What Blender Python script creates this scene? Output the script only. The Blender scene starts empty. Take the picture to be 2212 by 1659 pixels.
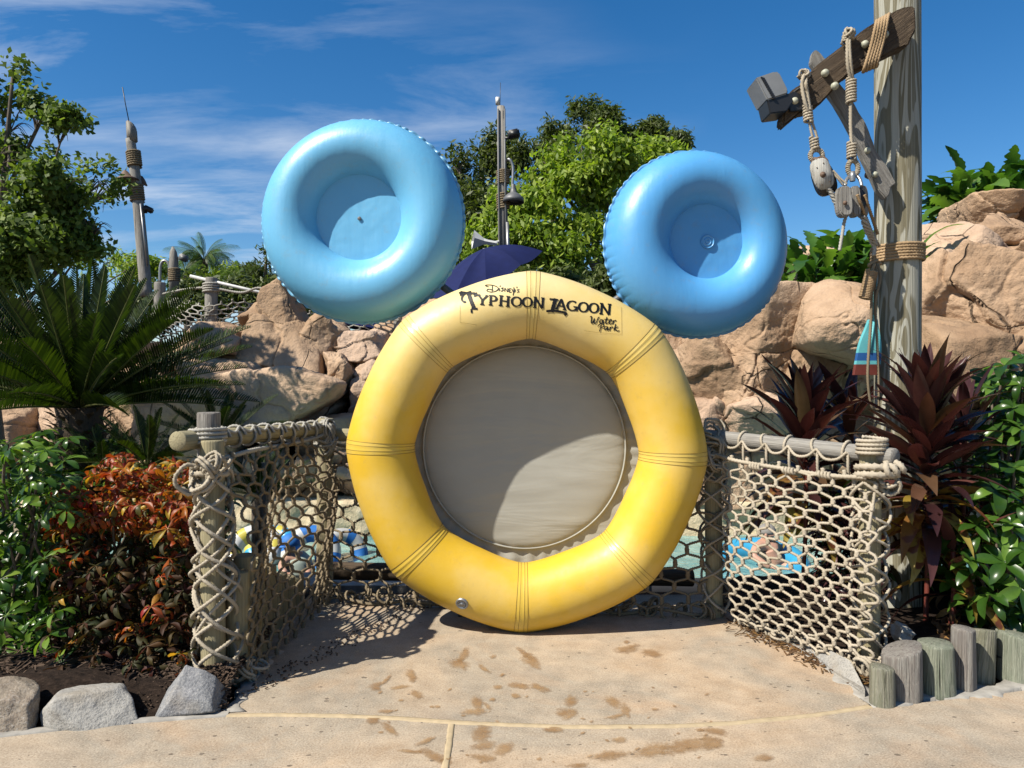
import bpy, bmesh, math, random
import numpy as np
from mathutils import Vector, Matrix
from mathutils.bvhtree import BVHTree
random.seed(7); rng = np.random.default_rng(7)
S = bpy.context.scene
R = math.radians
# ------------------------------------------------------------------ camera
cam = bpy.data.cameras.new('camera'); camo = bpy.data.objects.new('camera', cam)
S.collection.objects.link(camo); S.camera = camo
cam.sensor_width = 36; cam.lens = 26.0; cam.clip_start = .05; cam.clip_end = 2000
camo.location = (0, 0, 1.6); camo.rotation_euler = (R(90), 0, 0)
# ------------------------------------------------------------------ light
SUN = Vector((.78, .49, -1)).normalized()          # direction the light travels
elev = math.asin(-SUN.z); azim = math.atan2(-SUN.x, -SUN.y)
W_ = bpy.data.worlds.new('World'); S.world = W_; W_.use_nodes = True
nt = W_.node_tree; nn = nt.nodes; ll = nt.links
sky = nn.new('ShaderNodeTexSky'); sky.sky_type = 'NISHITA'; sky.sun_disc = False
sky.sun_elevation = elev; sky.sun_rotation = azim % (2*math.pi)
sky.air_density = 1.0; sky.dust_density = 0.15; sky.ozone_density = 3.0
SKY_STRENGTH = .052
tc = nn.new('ShaderNodeTexCoord'); sep = nn.new('ShaderNodeSeparateXYZ'); ll.new(tc.outputs['Generated'], sep.inputs[0])
def wmath(op, a, b=None, clamp=False):
    m = nn.new('ShaderNodeMath'); m.operation = op; m.use_clamp = clamp
    for i, v in enumerate((a, b)):
        if v is None: continue
        if isinstance(v, (int, float)): m.inputs[i].default_value = v
        else: ll.new(v, m.inputs[i])
    return m.outputs[0]
zz = wmath('ADD', wmath('MAXIMUM', sep.outputs[2], 0.0), .12)
cx = wmath('DIVIDE', sep.outputs[0], zz); cy = wmath('DIVIDE', sep.outputs[1], zz)
cmb = nn.new('ShaderNodeCombineXYZ'); ll.new(cx, cmb.inputs[0]); ll.new(cy, cmb.inputs[1])
mp = nn.new('ShaderNodeMapping'); ll.new(cmb.outputs[0], mp.inputs[0])
mp.inputs['Rotation'].default_value = (0, 0, R(-38)); mp.inputs['Scale'].default_value = (.75, 1.9, 1); mp.inputs['Location'].default_value = (4.1, 1.4, 0)
n1 = nn.new('ShaderNodeTexNoise'); n1.inputs['Scale'].default_value = 1.5; n1.inputs['Detail'].default_value = 9; n1.inputs['Roughness'].default_value = .62; n1.inputs['Distortion'].default_value = .35
ll.new(mp.outputs[0], n1.inputs['Vector'])
mp2 = nn.new('ShaderNodeMapping'); ll.new(cmb.outputs[0], mp2.inputs[0]); mp2.inputs['Location'].default_value = (1.3, .9, 0)
n2 = nn.new('ShaderNodeTexNoise'); n2.inputs['Scale'].default_value = .7; n2.inputs['Detail'].default_value = 3; ll.new(mp2.outputs[0], n2.inputs['Vector'])
c1 = wmath('MULTIPLY', wmath('SUBTRACT', n1.outputs[0], .43), 3.4, True)
c2 = wmath('MULTIPLY', wmath('SUBTRACT', n2.outputs[0], .35), 5.0, True)
# more cirrus towards the west half of the sky, none to the east
side = wmath('ADD', wmath('MULTIPLY', sep.outputs[0], -1.7), .42, True)
cf = wmath('MULTIPLY', wmath('MULTIPLY', c1, c2), wmath('MULTIPLY', wmath('MULTIPLY', side, wmath('MULTIPLY', sep.outputs[2], 14.0, True)), .95), True)
hs = nn.new('ShaderNodeHueSaturation'); hs.inputs['Hue'].default_value = .502; hs.inputs['Saturation'].default_value = 1.36; hs.inputs['Value'].default_value = 1.38
ll.new(sky.outputs[0], hs.inputs['Color'])
mx = nn.new('ShaderNodeMix'); mx.data_type = 'RGBA'; ll.new(cf, mx.inputs[0]); ll.new(hs.outputs[0], mx.inputs[6]); mx.inputs[7].default_value = (8.2, 9.0, 10.2, 1)
bg = nn['Background']; bg.inputs[1].default_value = SKY_STRENGTH; ll.new(mx.outputs[2], bg.inputs[0])
sl = bpy.data.lights.new('sun', 'SUN'); sl.energy = 5.0; sl.angle = R(.53); sl.color = (1, .935, .82)
so = bpy.data.objects.new('sun', sl); S.collection.objects.link(so); so.rotation_euler = SUN.to_track_quat('-Z', 'Y').to_euler(); so.location = (-20, -12, 30)
S.view_settings.view_transform = 'Standard'; S.view_settings.look = 'None'; S.view_settings.gamma = 1; S.view_settings.exposure = 0.86
S.view_settings.use_curve_mapping = False
# ------------------------------------------------------------------ helpers
F_ = 1598.5; CX = 1106.0; CY = 829.5
def W(x, y, D): return Vector(((x-CX)/F_*D, D, 1.6-(y-CY)/F_*D))
def G(x, y, z=0.0):
    D = (1.6-z)*F_/(y-CY); return Vector(((x-CX)/F_*D, D, z))
def _hash(i, j, k, s):
    h = (i*374761393 + j*668265263 + k*2147483647 + s*144665) & 0xffffffff
    h = ((h ^ (h >> 13))*1274126177) & 0xffffffff
    h = ((h ^ (h >> 16))*2246822519) & 0xffffffff
    return ((h ^ (h >> 15)) & 0xffff)/32767.5-1
def vnoise(P, s=0):
    P = np.asarray(P, float); I = np.floor(P).astype(np.int64); f = P-I; f = f*f*f*(f*(f*6-15)+10)
    i, j, k = I[:, 0], I[:, 1], I[:, 2]; out = 0
    for a in (0, 1):
        for b in (0, 1):
            for c in (0, 1):
                w = (f[:, 0] if a else 1-f[:, 0])*(f[:, 1] if b else 1-f[:, 1])*(f[:, 2] if c else 1-f[:, 2])
                out = out+w*_hash(i+a, j+b, k+c, s)
    return out
def fbm(P, s=0, o=4, g=.5):
    t = 0; a = 1; n = 0; P = np.asarray(P, float)
    for q in range(o): t = t+a*vnoise(P*2.03**q+q*7.3, s+q); n += a; a *= g
    return t/n
def mk_mesh(name, V, Fs, mats=None, smooth=True, midx=None):
    me = bpy.data.meshes.new(name); V = np.asarray(V, np.float32)
    if not isinstance(Fs, list): Fs = [Fs]
    Fs = [np.asarray(f, np.int32) for f in Fs if len(f)]
    me.vertices.add(len(V)); me.vertices.foreach_set('co', V.ravel())
    lt = np.concatenate([f.ravel() for f in Fs]); sz = np.concatenate([np.full(len(f), f.shape[1], np.int32) for f in Fs])
    me.loops.add(len(lt)); me.loops.foreach_set('vertex_index', lt)
    me.polygons.add(len(sz)); st = np.zeros(len(sz), np.int32); st[1:] = np.cumsum(sz)[:-1]
    me.polygons.foreach_set('loop_start', st)
    me.polygons.foreach_set('use_smooth', np.full(len(sz), bool(smooth)))
    if midx is not None: me.polygons.foreach_set('material_index', np.asarray(midx, np.int32))
    me.update(calc_edges=True); me.validate()
    if mats is not None:
        for m in (mats if isinstance(mats, (list, tuple)) else [mats]): me.materials.append(m)
    return me
class MB:
    def __init__(s): s.V = []; s.F = {}; s.n = 0
    def add(s, V, F, mi=0):
        V = np.asarray(V, float); Fl = F if isinstance(F, list) else [F]
        for f in Fl:
            f = np.asarray(f, np.int64)
            if len(f): s.F.setdefault((f.shape[1], mi), []).append(f+s.n)
        s.V.append(V); s.n += len(V)
    def mesh(s, name, mats, smooth=True):
        V = np.concatenate(s.V); ks = sorted(s.F); Fs = [np.concatenate(s.F[k]) for k in ks]
        mi = np.concatenate([np.full(len(f), k[1]) for f, k in zip(Fs, ks)])
        return mk_mesh(name, V, Fs, mats, smooth, mi)
    def obj(s, name, mats, parent=None, smooth=True, **kw): return link(name, s.mesh(name, mats, smooth), parent, **kw)
def link(name, me, parent=None, label=None, cat=None, group=None, kind=None, mat4=None):
    """mesh is in world coordinates unless mat4 is given (then mat4 is its world matrix)"""
    o = bpy.data.objects.new(name, me); S.collection.objects.link(o)
    M = mat4.copy() if mat4 is not None else Matrix.Identity(4)
    if parent is not None:
        o.parent = parent; p = parent; off = Vector((0, 0, 0))
        while p is not None: off += p.location; p = p.parent
        M = Matrix.Translation(-off) @ M
    o.matrix_basis = M
    tag(o, label, cat, group, kind); return o
def tag(o, label=None, cat=None, group=None, kind=None):
    if label: o['label'] = label
    if cat: o['category'] = cat
    if group: o['group'] = group
    if kind: o['kind'] = kind
    return o
def thing(name, loc, label, cat, group=None, kind=None):
    o = bpy.data.objects.new(name, None); S.collection.objects.link(o); o.location = loc; o.empty_display_size = .2
    return tag(o, label, cat, group, kind)
# NOTE: sub-parts are parented only to things whose parts sit at identity, so link() sums .location along the chain
def frames(P, closed=False):
    P = np.asarray(P, float); T = np.gradient(P, axis=0) if not closed else np.roll(P, -1, 0)-np.roll(P, 1, 0)
    T /= np.linalg.norm(T, axis=1)[:, None]+1e-12; N = np.zeros_like(P)
    t0 = T[0]; a = (0, 0, 1) if abs(t0[2]) < .8 else (1, 0, 0)
    n = np.cross(t0, a); n /= np.linalg.norm(n); nx, ny, nz = n
    for i in range(len(P)):
        tx, ty, tz = T[i]; d = nx*tx+ny*ty+nz*tz; nx -= d*tx; ny -= d*ty; nz -= d*tz
        L = math.sqrt(nx*nx+ny*ny+nz*nz) or 1; nx /= L; ny /= L; nz /= L; N[i] = (nx, ny, nz)
    return T, N, np.cross(T, N)
def tube(P, r, n=8, closed=False, caps=True, squash=1.0):
    P = np.asarray(P, float); m = len(P); T, N, B = frames(P, closed)
    r = np.broadcast_to(np.asarray(r, float), (m,)); a = np.arange(n)*2*math.pi/n
    V = P[:, None]+r[:, None, None]*(np.cos(a)[None, :, None]*N[:, None]+squash*np.sin(a)[None, :, None]*B[:, None])
    V = V.reshape(-1, 3); i = np.arange(m if closed else m-1)[:, None]*n; j = np.arange(n)[None]; i2 = (i+n) % (m*n)
    F = np.stack([i+j, i+(j+1) % n, i2+(j+1) % n, i2+j], -1).reshape(-1, 4); Fs = [F]
    if caps and not closed:
        V = np.concatenate([V, P[:1], P[-1:]]); c = m*n; k = np.arange(n)
        Fs.append(np.stack([np.full(n, c), (k+1) % n, k], -1)); b = (m-1)*n
        Fs.append(np.stack([np.full(n, c+1), b+k, b+(k+1) % n], -1))
    return V, Fs
def resample(P, step):
    P = np.asarray(P, float); d = np.r_[0, np.cumsum(np.linalg.norm(np.diff(P, axis=0), axis=1))]
    n = max(2, int(d[-1]/step)+1); t = np.linspace(0, d[-1], n)
    return np.stack([np.interp(t, d, P[:, k]) for k in range(3)], 1)
def spline(P, m=10, closed=False):
    P = np.asarray([tuple(p) for p in P], float)
    Q = np.vstack([P[-1], P, P[0], P[1]]) if closed else np.vstack([2*P[0]-P[1], P, 2*P[-1]-P[-2]])
    out = []; t = np.linspace(0, 1, m, endpoint=False)[:, None]
    for i in range(1, len(Q)-2):
        a, b, c, d = Q[i-1], Q[i], Q[i+1], Q[i+2]
        out.append(.5*((2*b)+(-a+c)*t+(2*a-5*b+4*c-d)*t*t+(-a+3*b-3*c+d)*t**3))
    o = np.concatenate(out); return o if closed else np.vstack([o, P[-1]])
def rope(mb, P, r, pitch=None, mi=0, lobes=3):
    """three strand laid rope swept along P"""
    st = (pitch or r*1.9)/3; P = resample(P, st); m = len(P); n = 3*lobes
    T, N, B = frames(P); a = np.arange(n)*2*math.pi/n
    pat = np.where((np.arange(n)[None]+np.arange(m)[:, None]) % 3 == 0, 1.20, .76)*r
    V = (P[:, None]+pat[:, :, None]*(np.cos(a)[None, :, None]*N[:, None]+np.sin(a)[None, :, None]*B[:, None])).reshape(-1, 3)
    i = np.arange(m-1)[:, None]*n; j = np.arange(n)[None]
    F = np.stack([i+j, i+(j+1) % n, i+n+(j+1) % n, i+n+j], -1).reshape(-1, 4)
    V = np.concatenate([V, P[:1], P[-1:]]); c = m*n; k = np.arange(n); b = (m-1)*n
    mb.add(V, [F, np.stack([np.full(n, c), (k+1) % n, k], -1), np.stack([np.full(n, c+1), b+k, b+(k+1) % n], -1)], mi)
def box(mb, c, s, M=None, mi=0, bev=0.0):
    bm = bmesh.new(); bmesh.ops.create_cube(bm, size=1); bmesh.ops.scale(bm, vec=s, verts=bm.verts)
    if bev: bmesh.ops.bevel(bm, geom=bm.edges[:], offset=bev, segments=2, affect='EDGES')
    if M is not None: bmesh.ops.transform(bm, matrix=M, verts=bm.verts)
    bmesh.ops.translate(bm, vec=c, verts=bm.verts); addbm(mb, bm, mi)
def addbm(mb, bm, mi=0):
    bm.verts.index_update(); V = [v.co[:] for v in bm.verts]; D = {}
    for f in bm.faces: D.setdefault(len(f.verts), []).append([v.index for v in f.verts])
    mb.add(V, list(D.values()), mi); bm.free()
def prism(poly, D, th, bev=.006, jit=0, seed=0):
    """outline given in picture units at distance D, real thickness th towards +Y"""
    bm = bmesh.new(); vs = [bm.verts.new(W(x, y, D)) for x, y in poly]; f = bm.faces.new(vs)
    r = bmesh.ops.extrude_face_region(bm, geom=[f]); ex = [v for v in r['geom'] if isinstance(v, bmesh.types.BMVert)]
    bmesh.ops.translate(bm, vec=(0, th, 0), verts=ex); bmesh.ops.recalc_face_normals(bm, faces=bm.faces)
    if bev: bmesh.ops.bevel(bm, geom=[e for e in bm.edges], offset=bev, segments=2, affect='EDGES')
    return bm
def smoothpoly(pts, m=4): return [(p[0], p[1]) for p in spline([(x, y, 0) for x, y in pts], m, True)]
# ------------------------------------------------------------------ materials
ALB = .64          # one common scale so that all surfaces keep real-world albedos at this exposure
class NT:
    def __init__(s, name):
        s.m = bpy.data.materials.new(name); s.m.use_nodes = True; s.t = s.m.node_tree; s.n = s.t.nodes; s.l = s.t.links; s.b = s.n['Principled BSDF']
        s.tc = s.n.new('ShaderNodeTexCoord')
    def put(s, v, sock):
        if hasattr(v, 'is_output'): s.l.new(v, sock)
        elif isinstance(v, (tuple, list)) and len(v) == 3 and sock.type == 'RGBA': sock.default_value = (*v, 1)
        else: sock.default_value = v
    def map(s, scale=(1, 1, 1), rot=(0, 0, 0), loc=(0, 0, 0), src='Object'):
        m = s.n.new('ShaderNodeMapping'); s.l.new(s.tc.outputs[src], m.inputs[0]); m.inputs['Scale'].default_value = scale; m.inputs['Rotation'].default_value = rot; m.inputs['Location'].default_value = loc; return m.outputs[0]
    def noise(s, scale, detail=4, rough=.55, vec=None, dist=0, col=False):
        n = s.n.new('ShaderNodeTexNoise'); n.inputs['Scale'].default_value = scale; n.inputs['Detail'].default_value = detail; n.inputs['Roughness'].default_value = rough; n.inputs['Distortion'].default_value = dist
        s.l.new(vec if vec is not None else s.tc.outputs['Object'], n.inputs['Vector']); return n.outputs['Color' if col else 'Fac']
    def vor(s, scale, vec=None, feat='F1', out='Distance', rnd=1):
        n = s.n.new('ShaderNodeTexVoronoi'); n.feature = feat; n.inputs['Scale'].default_value = scale; n.inputs['Randomness'].default_value = rnd
        s.l.new(vec if vec is not None else s.tc.outputs['Object'], n.inputs['Vector']); return n.outputs[out]
    def wave(s, scale, dist, detail=2, vec=None, kind='BANDS', dr='X', dscale=1):
        n = s.n.new('ShaderNodeTexWave'); n.wave_type = kind; n.inputs['Scale'].default_value = scale; n.inputs['Distortion'].default_value = dist; n.inputs['Detail'].default_value = detail; n.inputs['Detail Scale'].default_value = dscale
        if kind == 'BANDS': n.bands_direction = dr
        s.l.new(vec if vec is not None else s.tc.outputs['Object'], n.inputs['Vector']); return n.outputs['Fac']
    def ramp(s, f, stops, interp='LINEAR'):
        r = s.n.new('ShaderNodeValToRGB'); s.l.new(f, r.inputs[0]); r.color_ramp.interpolation = interp; e = r.color_ramp.elements
        while len(e) < len(stops): e.new(.5)
        for q, (p, c) in zip(e, stops): q.position = p; q.color = (*c, 1) if len(c) == 3 else c
        return r.outputs[0]
    def rr(s, f, a, b, lo=0.0, hi=1.0):
        r = s.n.new('ShaderNodeMapRange'); s.l.new(f, r.inputs[0]); r.inputs[1].default_value = a; r.inputs[2].default_value = b; r.inputs[3].default_value = lo; r.inputs[4].default_value = hi; return r.outputs[0]
    def mix(s, f, a, b, mode='MIX'):
        m = s.n.new('ShaderNodeMix'); m.data_type = 'RGBA'; m.blend_type = mode; s.put(f, m.inputs[0]); s.put(a, m.inputs[6]); s.put(b, m.inputs[7]); return m.outputs[2]
    def math(s, op, a, b=0.0, clamp=False):
        m = s.n.new('ShaderNodeMath'); m.operation = op; m.use_clamp = clamp; s.put(a, m.inputs[0]); s.put(b, m.inputs[1]); return m.outputs[0]
    def xyz(s, src='Object'):
        q = s.n.new('ShaderNodeSeparateXYZ'); s.l.new(s.tc.outputs[src], q.inputs[0]); return q.outputs
    def rnd(s):
        o = s.n.new('ShaderNodeObjectInfo'); g = s.n.new('ShaderNodeNewGeometry'); return s.math('FRACT', s.math('ADD', o.outputs['Random'], g.outputs['Random Per Island']))
    def bump(s, h, strength=.5, dist=.02, prev=None):
        b = s.n.new('ShaderNodeBump'); b.inputs['Strength'].default_value = strength; b.inputs['Distance'].default_value = dist; s.l.new(h, b.inputs['Height'])
        if prev is not None: s.l.new(prev, b.inputs['Normal'])
        return b.outputs[0]
    def fin(s, col, rough=.6, normal=None, spec=.5, **kw):
        k_ = ALB; col = s.mix(1.0, col, (k_, k_, k_), 'MULTIPLY'); s.put(col, s.b.inputs['Base Color']); s.put(rough, s.b.inputs['Roughness']); s.b.inputs['Specular IOR Level'].default_value = spec
        if normal is not None: s.l.new(normal, s.b.inputs['Normal'])
        for k, v in kw.items(): s.put(v, s.b.inputs[k.replace('_', ' ')])
        return s.m
def leafmat(name, stops, rough=.4, trans=.3, spec=.32, tcol=None, vein=0, bumps=0.0, patch=None):
    s = NT(name); r = s.rnd(); col = s.ramp(r, stops)
    n = s.noise(9, 3); col = s.mix(s.rr(n, .3, .7, 0, .45), col, s.mix(1.0, col, (.62, .66, .55), 'MULTIPLY'))
    if patch: col = s.mix(s.rr(s.noise(patch[0], 2), patch[1], patch[1]+.06), col, patch[2])
    s.fin(col, rough, spec=spec)
    if bumps: s.l.new(s.bump(s.noise(60, 2), .4, bumps), s.b.inputs['Normal'])
    tr = s.n.new('ShaderNodeBsdfTranslucent'); s.put(s.mix(1.0, col, tcol or (1.3, 1.45, .55), 'MULTIPLY'), tr.inputs[0])
    ms = s.n.new('ShaderNodeMixShader'); ms.inputs[0].default_value = trans; s.l.new(s.b.outputs[0], ms.inputs[1]); s.l.new(tr.outputs[0], ms.inputs[2])
    s.l.new(ms.outputs[0], s.n['Material Output'].inputs[0]); return s.m
M = {}
def rockmat(name, a, b, c, sc=1.0):
    s = NT(name); v = s.tc.outputs['Object']
    big = s.noise(.55*sc, 4, .6, dist=.6); col = s.ramp(big, [(.30, a), (.48, b), (.66, c)])
    med = s.noise(3.2*sc, 6, .65); col = s.mix(s.rr(med, .35, .68, 0, .55), col, s.mix(1.0, col, (.62, .59, .56), 'MULTIPLY'))
    fine = s.noise(38*sc, 4, .7); col = s.mix(s.rr(fine, .42, .62, 0, .30), col, s.mix(1.0, col, (1.35, 1.3, 1.22), 'MULTIPLY'))
    wv = s.map((1, 1, .8), (.3, .5, .2))
    wd = s.mix(.35, wv, s.noise(1.1*sc, 3, .5, col=True), 'ADD')
    e = s.vor(.9*sc, wd, 'DISTANCE_TO_EDGE'); crack = s.rr(e, 0, .013, 1, 0)
    gate = s.rr(s.noise(1.3*sc, 2), .5, .6); crack = s.math('MULTIPLY', crack, gate)
    col = s.mix(s.math('MULTIPLY', crack, .55), col, (.07, .045, .03))
    strat = s.wave(1.1*sc, 6, 4, s.map((.35, .35, 1.6), (.25, .15, 0)), dr='Z', dscale=1.5)
    h = s.math('ADD', s.math('MULTIPLY', med, .9), s.math('MULTIPLY', fine, .16)); h = s.math('SUBTRACT', h, s.math('MULTIPLY', crack, .9)); h = s.math('ADD', h, s.math('MULTIPLY', strat, .07))
    return s.fin(col, s.rr(fine, .3, .7, .75, .95), s.bump(s.noise(14*sc, 5, .7), .35, .03, s.bump(h, 1.0, .075/sc)), spec=.2)
M['rock'] = rockmat('tan_artificial_rock', (.44, .29, .18), (.57, .395, .26), (.66, .48, .335))
M['rock_pink'] = rockmat('pink_artificial_rock', (.54, .37, .26), (.66, .48, .345), (.60, .44, .33))
M['rock_dark'] = rockmat('brown_artificial_rock', (.32, .205, .125), (.46, .315, .20), (.56, .40, .275))
def granite(name, a, b):
    s = NT(name); n1 = s.noise(6, 5, .6); n2 = s.noise(95, 3, .7); v = s.vor(120)
    col = s.mix(s.rr(n1, .35, .65), a, b); col = s.mix(s.rr(n2, .5, .66, 0, .45), col, (.60, .58, .54)); col = s.mix(s.rr(n2, .44, .34, 0, .5), col, (.09, .09, .10)); col = s.mix(s.rr(s.noise(2.6, 4, .6), .5, .62, 0, .5), col, (.36, .30, .22))
    h = s.math('ADD', n1, s.math('MULTIPLY', n2, .35)); return s.fin(col, .85, s.bump(h, .8, .02), spec=.25)
M['granite'] = granite('grey_granite', (.30, .30, .31), (.20, .21, .22)); M['granite_pale'] = granite('pale_granite', (.44, .42, .38), (.33, .32, .30)); M['sandstone'] = granite('rough_tan_stone', (.42, .36, .28), (.30, .23, .17))
M['quartz'] = granite('white_stone', (.70, .70, .66), (.55, .56, .50))
def woodmat(name, a, b, c, sc=1.0, rough=.8, blot=.5, thr=.5, bs=.012, turn=0, bands=9, zs=.75):
    s = NT(name); m0 = s.n.new('ShaderNodeMapping'); s.l.new(s.map(rot=(0, R(turn), 0)), m0.inputs[0]); m0.inputs['Scale'].default_value = (6*sc, 6*sc, zs*sc); vec = m0.outputs[0]; r = s.n.new('ShaderNodeObjectInfo')
    off = s.n.new('ShaderNodeVectorMath'); off.operation = 'ADD'; s.l.new(vec, off.inputs[0]); cmbn = s.n.new('ShaderNodeCombineXYZ')
    for i in range(3): s.l.new(s.math('MULTIPLY', r.outputs['Random'], 31.7), cmbn.inputs[i])
    s.l.new(cmbn.outputs[0], off.inputs[1]); vec = off.outputs[0]
    n = s.noise(1.6, 2, .5, vec, 1.2); bl = s.rr(s.math('PINGPONG', s.math('MULTIPLY', n, bands), 1.0), thr-.07, thr+.07)
    m2 = s.n.new('ShaderNodeMapping'); s.l.new(vec, m2.inputs[0]); m2.inputs['Scale'].default_value = (9, 9, .5)
    g = s.noise(1.6, 5, .7, m2.outputs[0]); gr = s.rr(g, .36, .64)
    col = s.mix(s.math('MULTIPLY', bl, blot), a, b); col = s.mix(s.math('MULTIPLY', gr, .55), col, c)
    ck = s.rr(s.noise(.9, 2, .4, m2.outputs[0]), .285, .325, 1, 0); col = s.mix(s.math('MULTIPLY', ck, .8), col, (.03, .022, .015))
    h = s.math('SUBTRACT', g, s.math('MULTIPLY', ck, 1.2)); return s.fin(col, rough, s.bump(h, .75, bs), spec=.25)
M['pole'] = woodmat('weathered_pine_pole', (.52, .51, .43), (.17, .145, .08), (.36, .34, .26), .80, blot=.95, thr=.42, bands=12, zs=.62)
M['post'] = woodmat('treated_round_post', (.50, .44, .27), (.38, .33, .19), (.26, .22, .13), 1.5, blot=.35)
M['greywood'] = woodmat('grey_driftwood', (.42, .40, .36), (.30, .28, .25), (.17, .155, .14), 1.4, blot=.6)
M['darkwood'] = woodmat('dark_weathered_plank', (.13, .09, .055), (.09, .062, .04), (.05, .036, .025), 1.2, blot=.5)
M['beamwood'] = woodmat('dark_weathered_beam', (.15, .105, .065), (.085, .058, .036), (.035, .025, .017), 1.6, blot=.6, turn=-52, bs=.02)
M['bracewood'] = woodmat('grey_splintered_board', (.42, .40, .36), (.28, .26, .23), (.12, .11, .10), 1.8, blot=.6, turn=28, bs=.02)
M['stump'] = woodmat('lichen_log', (.44, .43, .33), (.27, .28, .18), (.15, .13, .095), 1.6, blot=.6, bs=.035)
M['stump_purple'] = woodmat('silvery_log', (.48, .45, .40), (.33, .29, .26), (.15, .12, .10), 1.6, blot=.6, bs=.035)
M['stump_green'] = woodmat('green_log', (.43, .45, .35), (.30, .34, .25), (.15, .16, .11), 1.4, blot=.6, bs=.035)
M['palewood'] = woodmat('whitewashed_block', (.66, .65, .60), (.50, .48, .42), (.33, .30, .25), 3, blot=.5)
def ropemat(name, a, b):
    s = NT(name); n = s.noise(160, 3, .6); n2 = s.noise(5, 3)
    return s.fin(s.mix(s.rr(n2, .35, .65), s.mix(s.rr(n, .3, .7), a, b), s.mix(1.0, a, (.72, .70, .66), 'MULTIPLY')), .9, s.bump(n, .5, .002), spec=.15)
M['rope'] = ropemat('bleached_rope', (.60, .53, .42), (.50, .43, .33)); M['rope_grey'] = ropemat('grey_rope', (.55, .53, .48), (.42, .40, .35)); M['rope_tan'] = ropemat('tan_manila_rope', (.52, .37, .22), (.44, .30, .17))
M['rope_brown_shade'] = ropemat('brown_rope_shade', (.33, .265, .18), (.25, .20, .13))  # brown rope, darkened so that the left net's shade is in the colour
def plain(name, c, rough=.5, spec=.5, var=.12, sc=6, **kw):
    s = NT(name); n = s.noise(sc, 5, .6); return s.fin(s.mix(s.rr(n, .3, .7, 0, 1), c, tuple(x*(1-2*var) for x in c)), rough, s.bump(s.noise(sc*14, 3), .12, .004), spec=spec, **kw)
M['floodgrey'] = plain('floodlight_grey', (.27, .28, .29), .5)
M['black'] = plain('black_metal', (.02, .02, .022), .45); M['greymetal'] = plain('grey_metal', (.16, .165, .17), .5); M['steel'] = plain('galvanised_steel', (.45, .46, .47), .42, Metallic=.7)
M['rust'] = plain('rusty_brown_metal', (.17, .10, .06), .7); M['white'] = plain('white_paint', (.78, .78, .76), .5); M['print'] = plain('black_print', (.006, .006, .007), .5, .3)
M['bolt'] = plain('pale_plastic_cap', (.55, .55, .42), .5)
def vinyl(name, c, pale, rough, zlo=None, zhi=None, wr=.0):
    s = NT(name); n = s.noise(2.2, 4, .6); col = s.mix(s.rr(n, .35, .7, 0, .15), c, pale)
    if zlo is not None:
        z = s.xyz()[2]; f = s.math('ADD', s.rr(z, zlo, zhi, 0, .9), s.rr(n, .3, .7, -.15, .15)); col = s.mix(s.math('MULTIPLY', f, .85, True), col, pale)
    fine = s.noise(26, 4, .6); dust = s.noise(140, 2, .5)
    col = s.mix(s.rr(s.noise(17, 5, .7), .56, .72, 0, .16), col, (.35, .30, .2))
    h = s.math('ADD', s.math('MULTIPLY', fine, .25), s.math('MULTIPLY', s.noise(3, 2), 1.0))
    w = s.rr(s.noise(9, 3, .6, s.map((1, 1, .12))), .3, .7)
    nb = s.bump(h, .10, .03); nb = s.bump(w, wr, .006, nb)
    return s.fin(col, s.rr(fine, .3, .7, rough-.04, rough+.07), nb, spec=.5, Coat_Weight=.04, Coat_Roughness=.3)
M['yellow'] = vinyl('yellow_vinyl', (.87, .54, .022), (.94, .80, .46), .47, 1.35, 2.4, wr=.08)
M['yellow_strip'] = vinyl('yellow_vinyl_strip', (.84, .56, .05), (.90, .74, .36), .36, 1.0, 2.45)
M['yellow_seam'] = plain('seam_dirt_brown', (.34, .20, .03), .6)
M['blue'] = vinyl('sky_blue_vinyl', (.17, .54, .86), (.24, .60, .88), .40, wr=.22); M['blue2'] = vinyl('mid_blue_vinyl', (.11, .42, .84), (.15, .47, .86), .40, wr=.22)
M['blue_edge'] = plain('pale_blue_seam', (.22, .55, .82), .4); M['blue2_edge'] = plain('mid_blue_seam', (.14, .42, .78), .4)
def canvas():
    s = NT('grey_beige_canvas'); wv = s.noise(400, 2); f1 = s.noise(1.5, 3, .5, s.map((.6, 1, 2.6), (0, .35, 0)), 1.0); f2 = s.noise(5, 3)
    col = s.mix(s.rr(f2, .3, .7, 0, .3), (.49, .475, .415), (.41, .395, .345)); h = s.math('ADD', s.math('MULTIPLY', f1, 1.0), s.math('MULTIPLY', wv, .02))
    return s.fin(col, .8, s.bump(h, .32, .05), spec=.2)
M['canvas'] = canvas()
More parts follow.
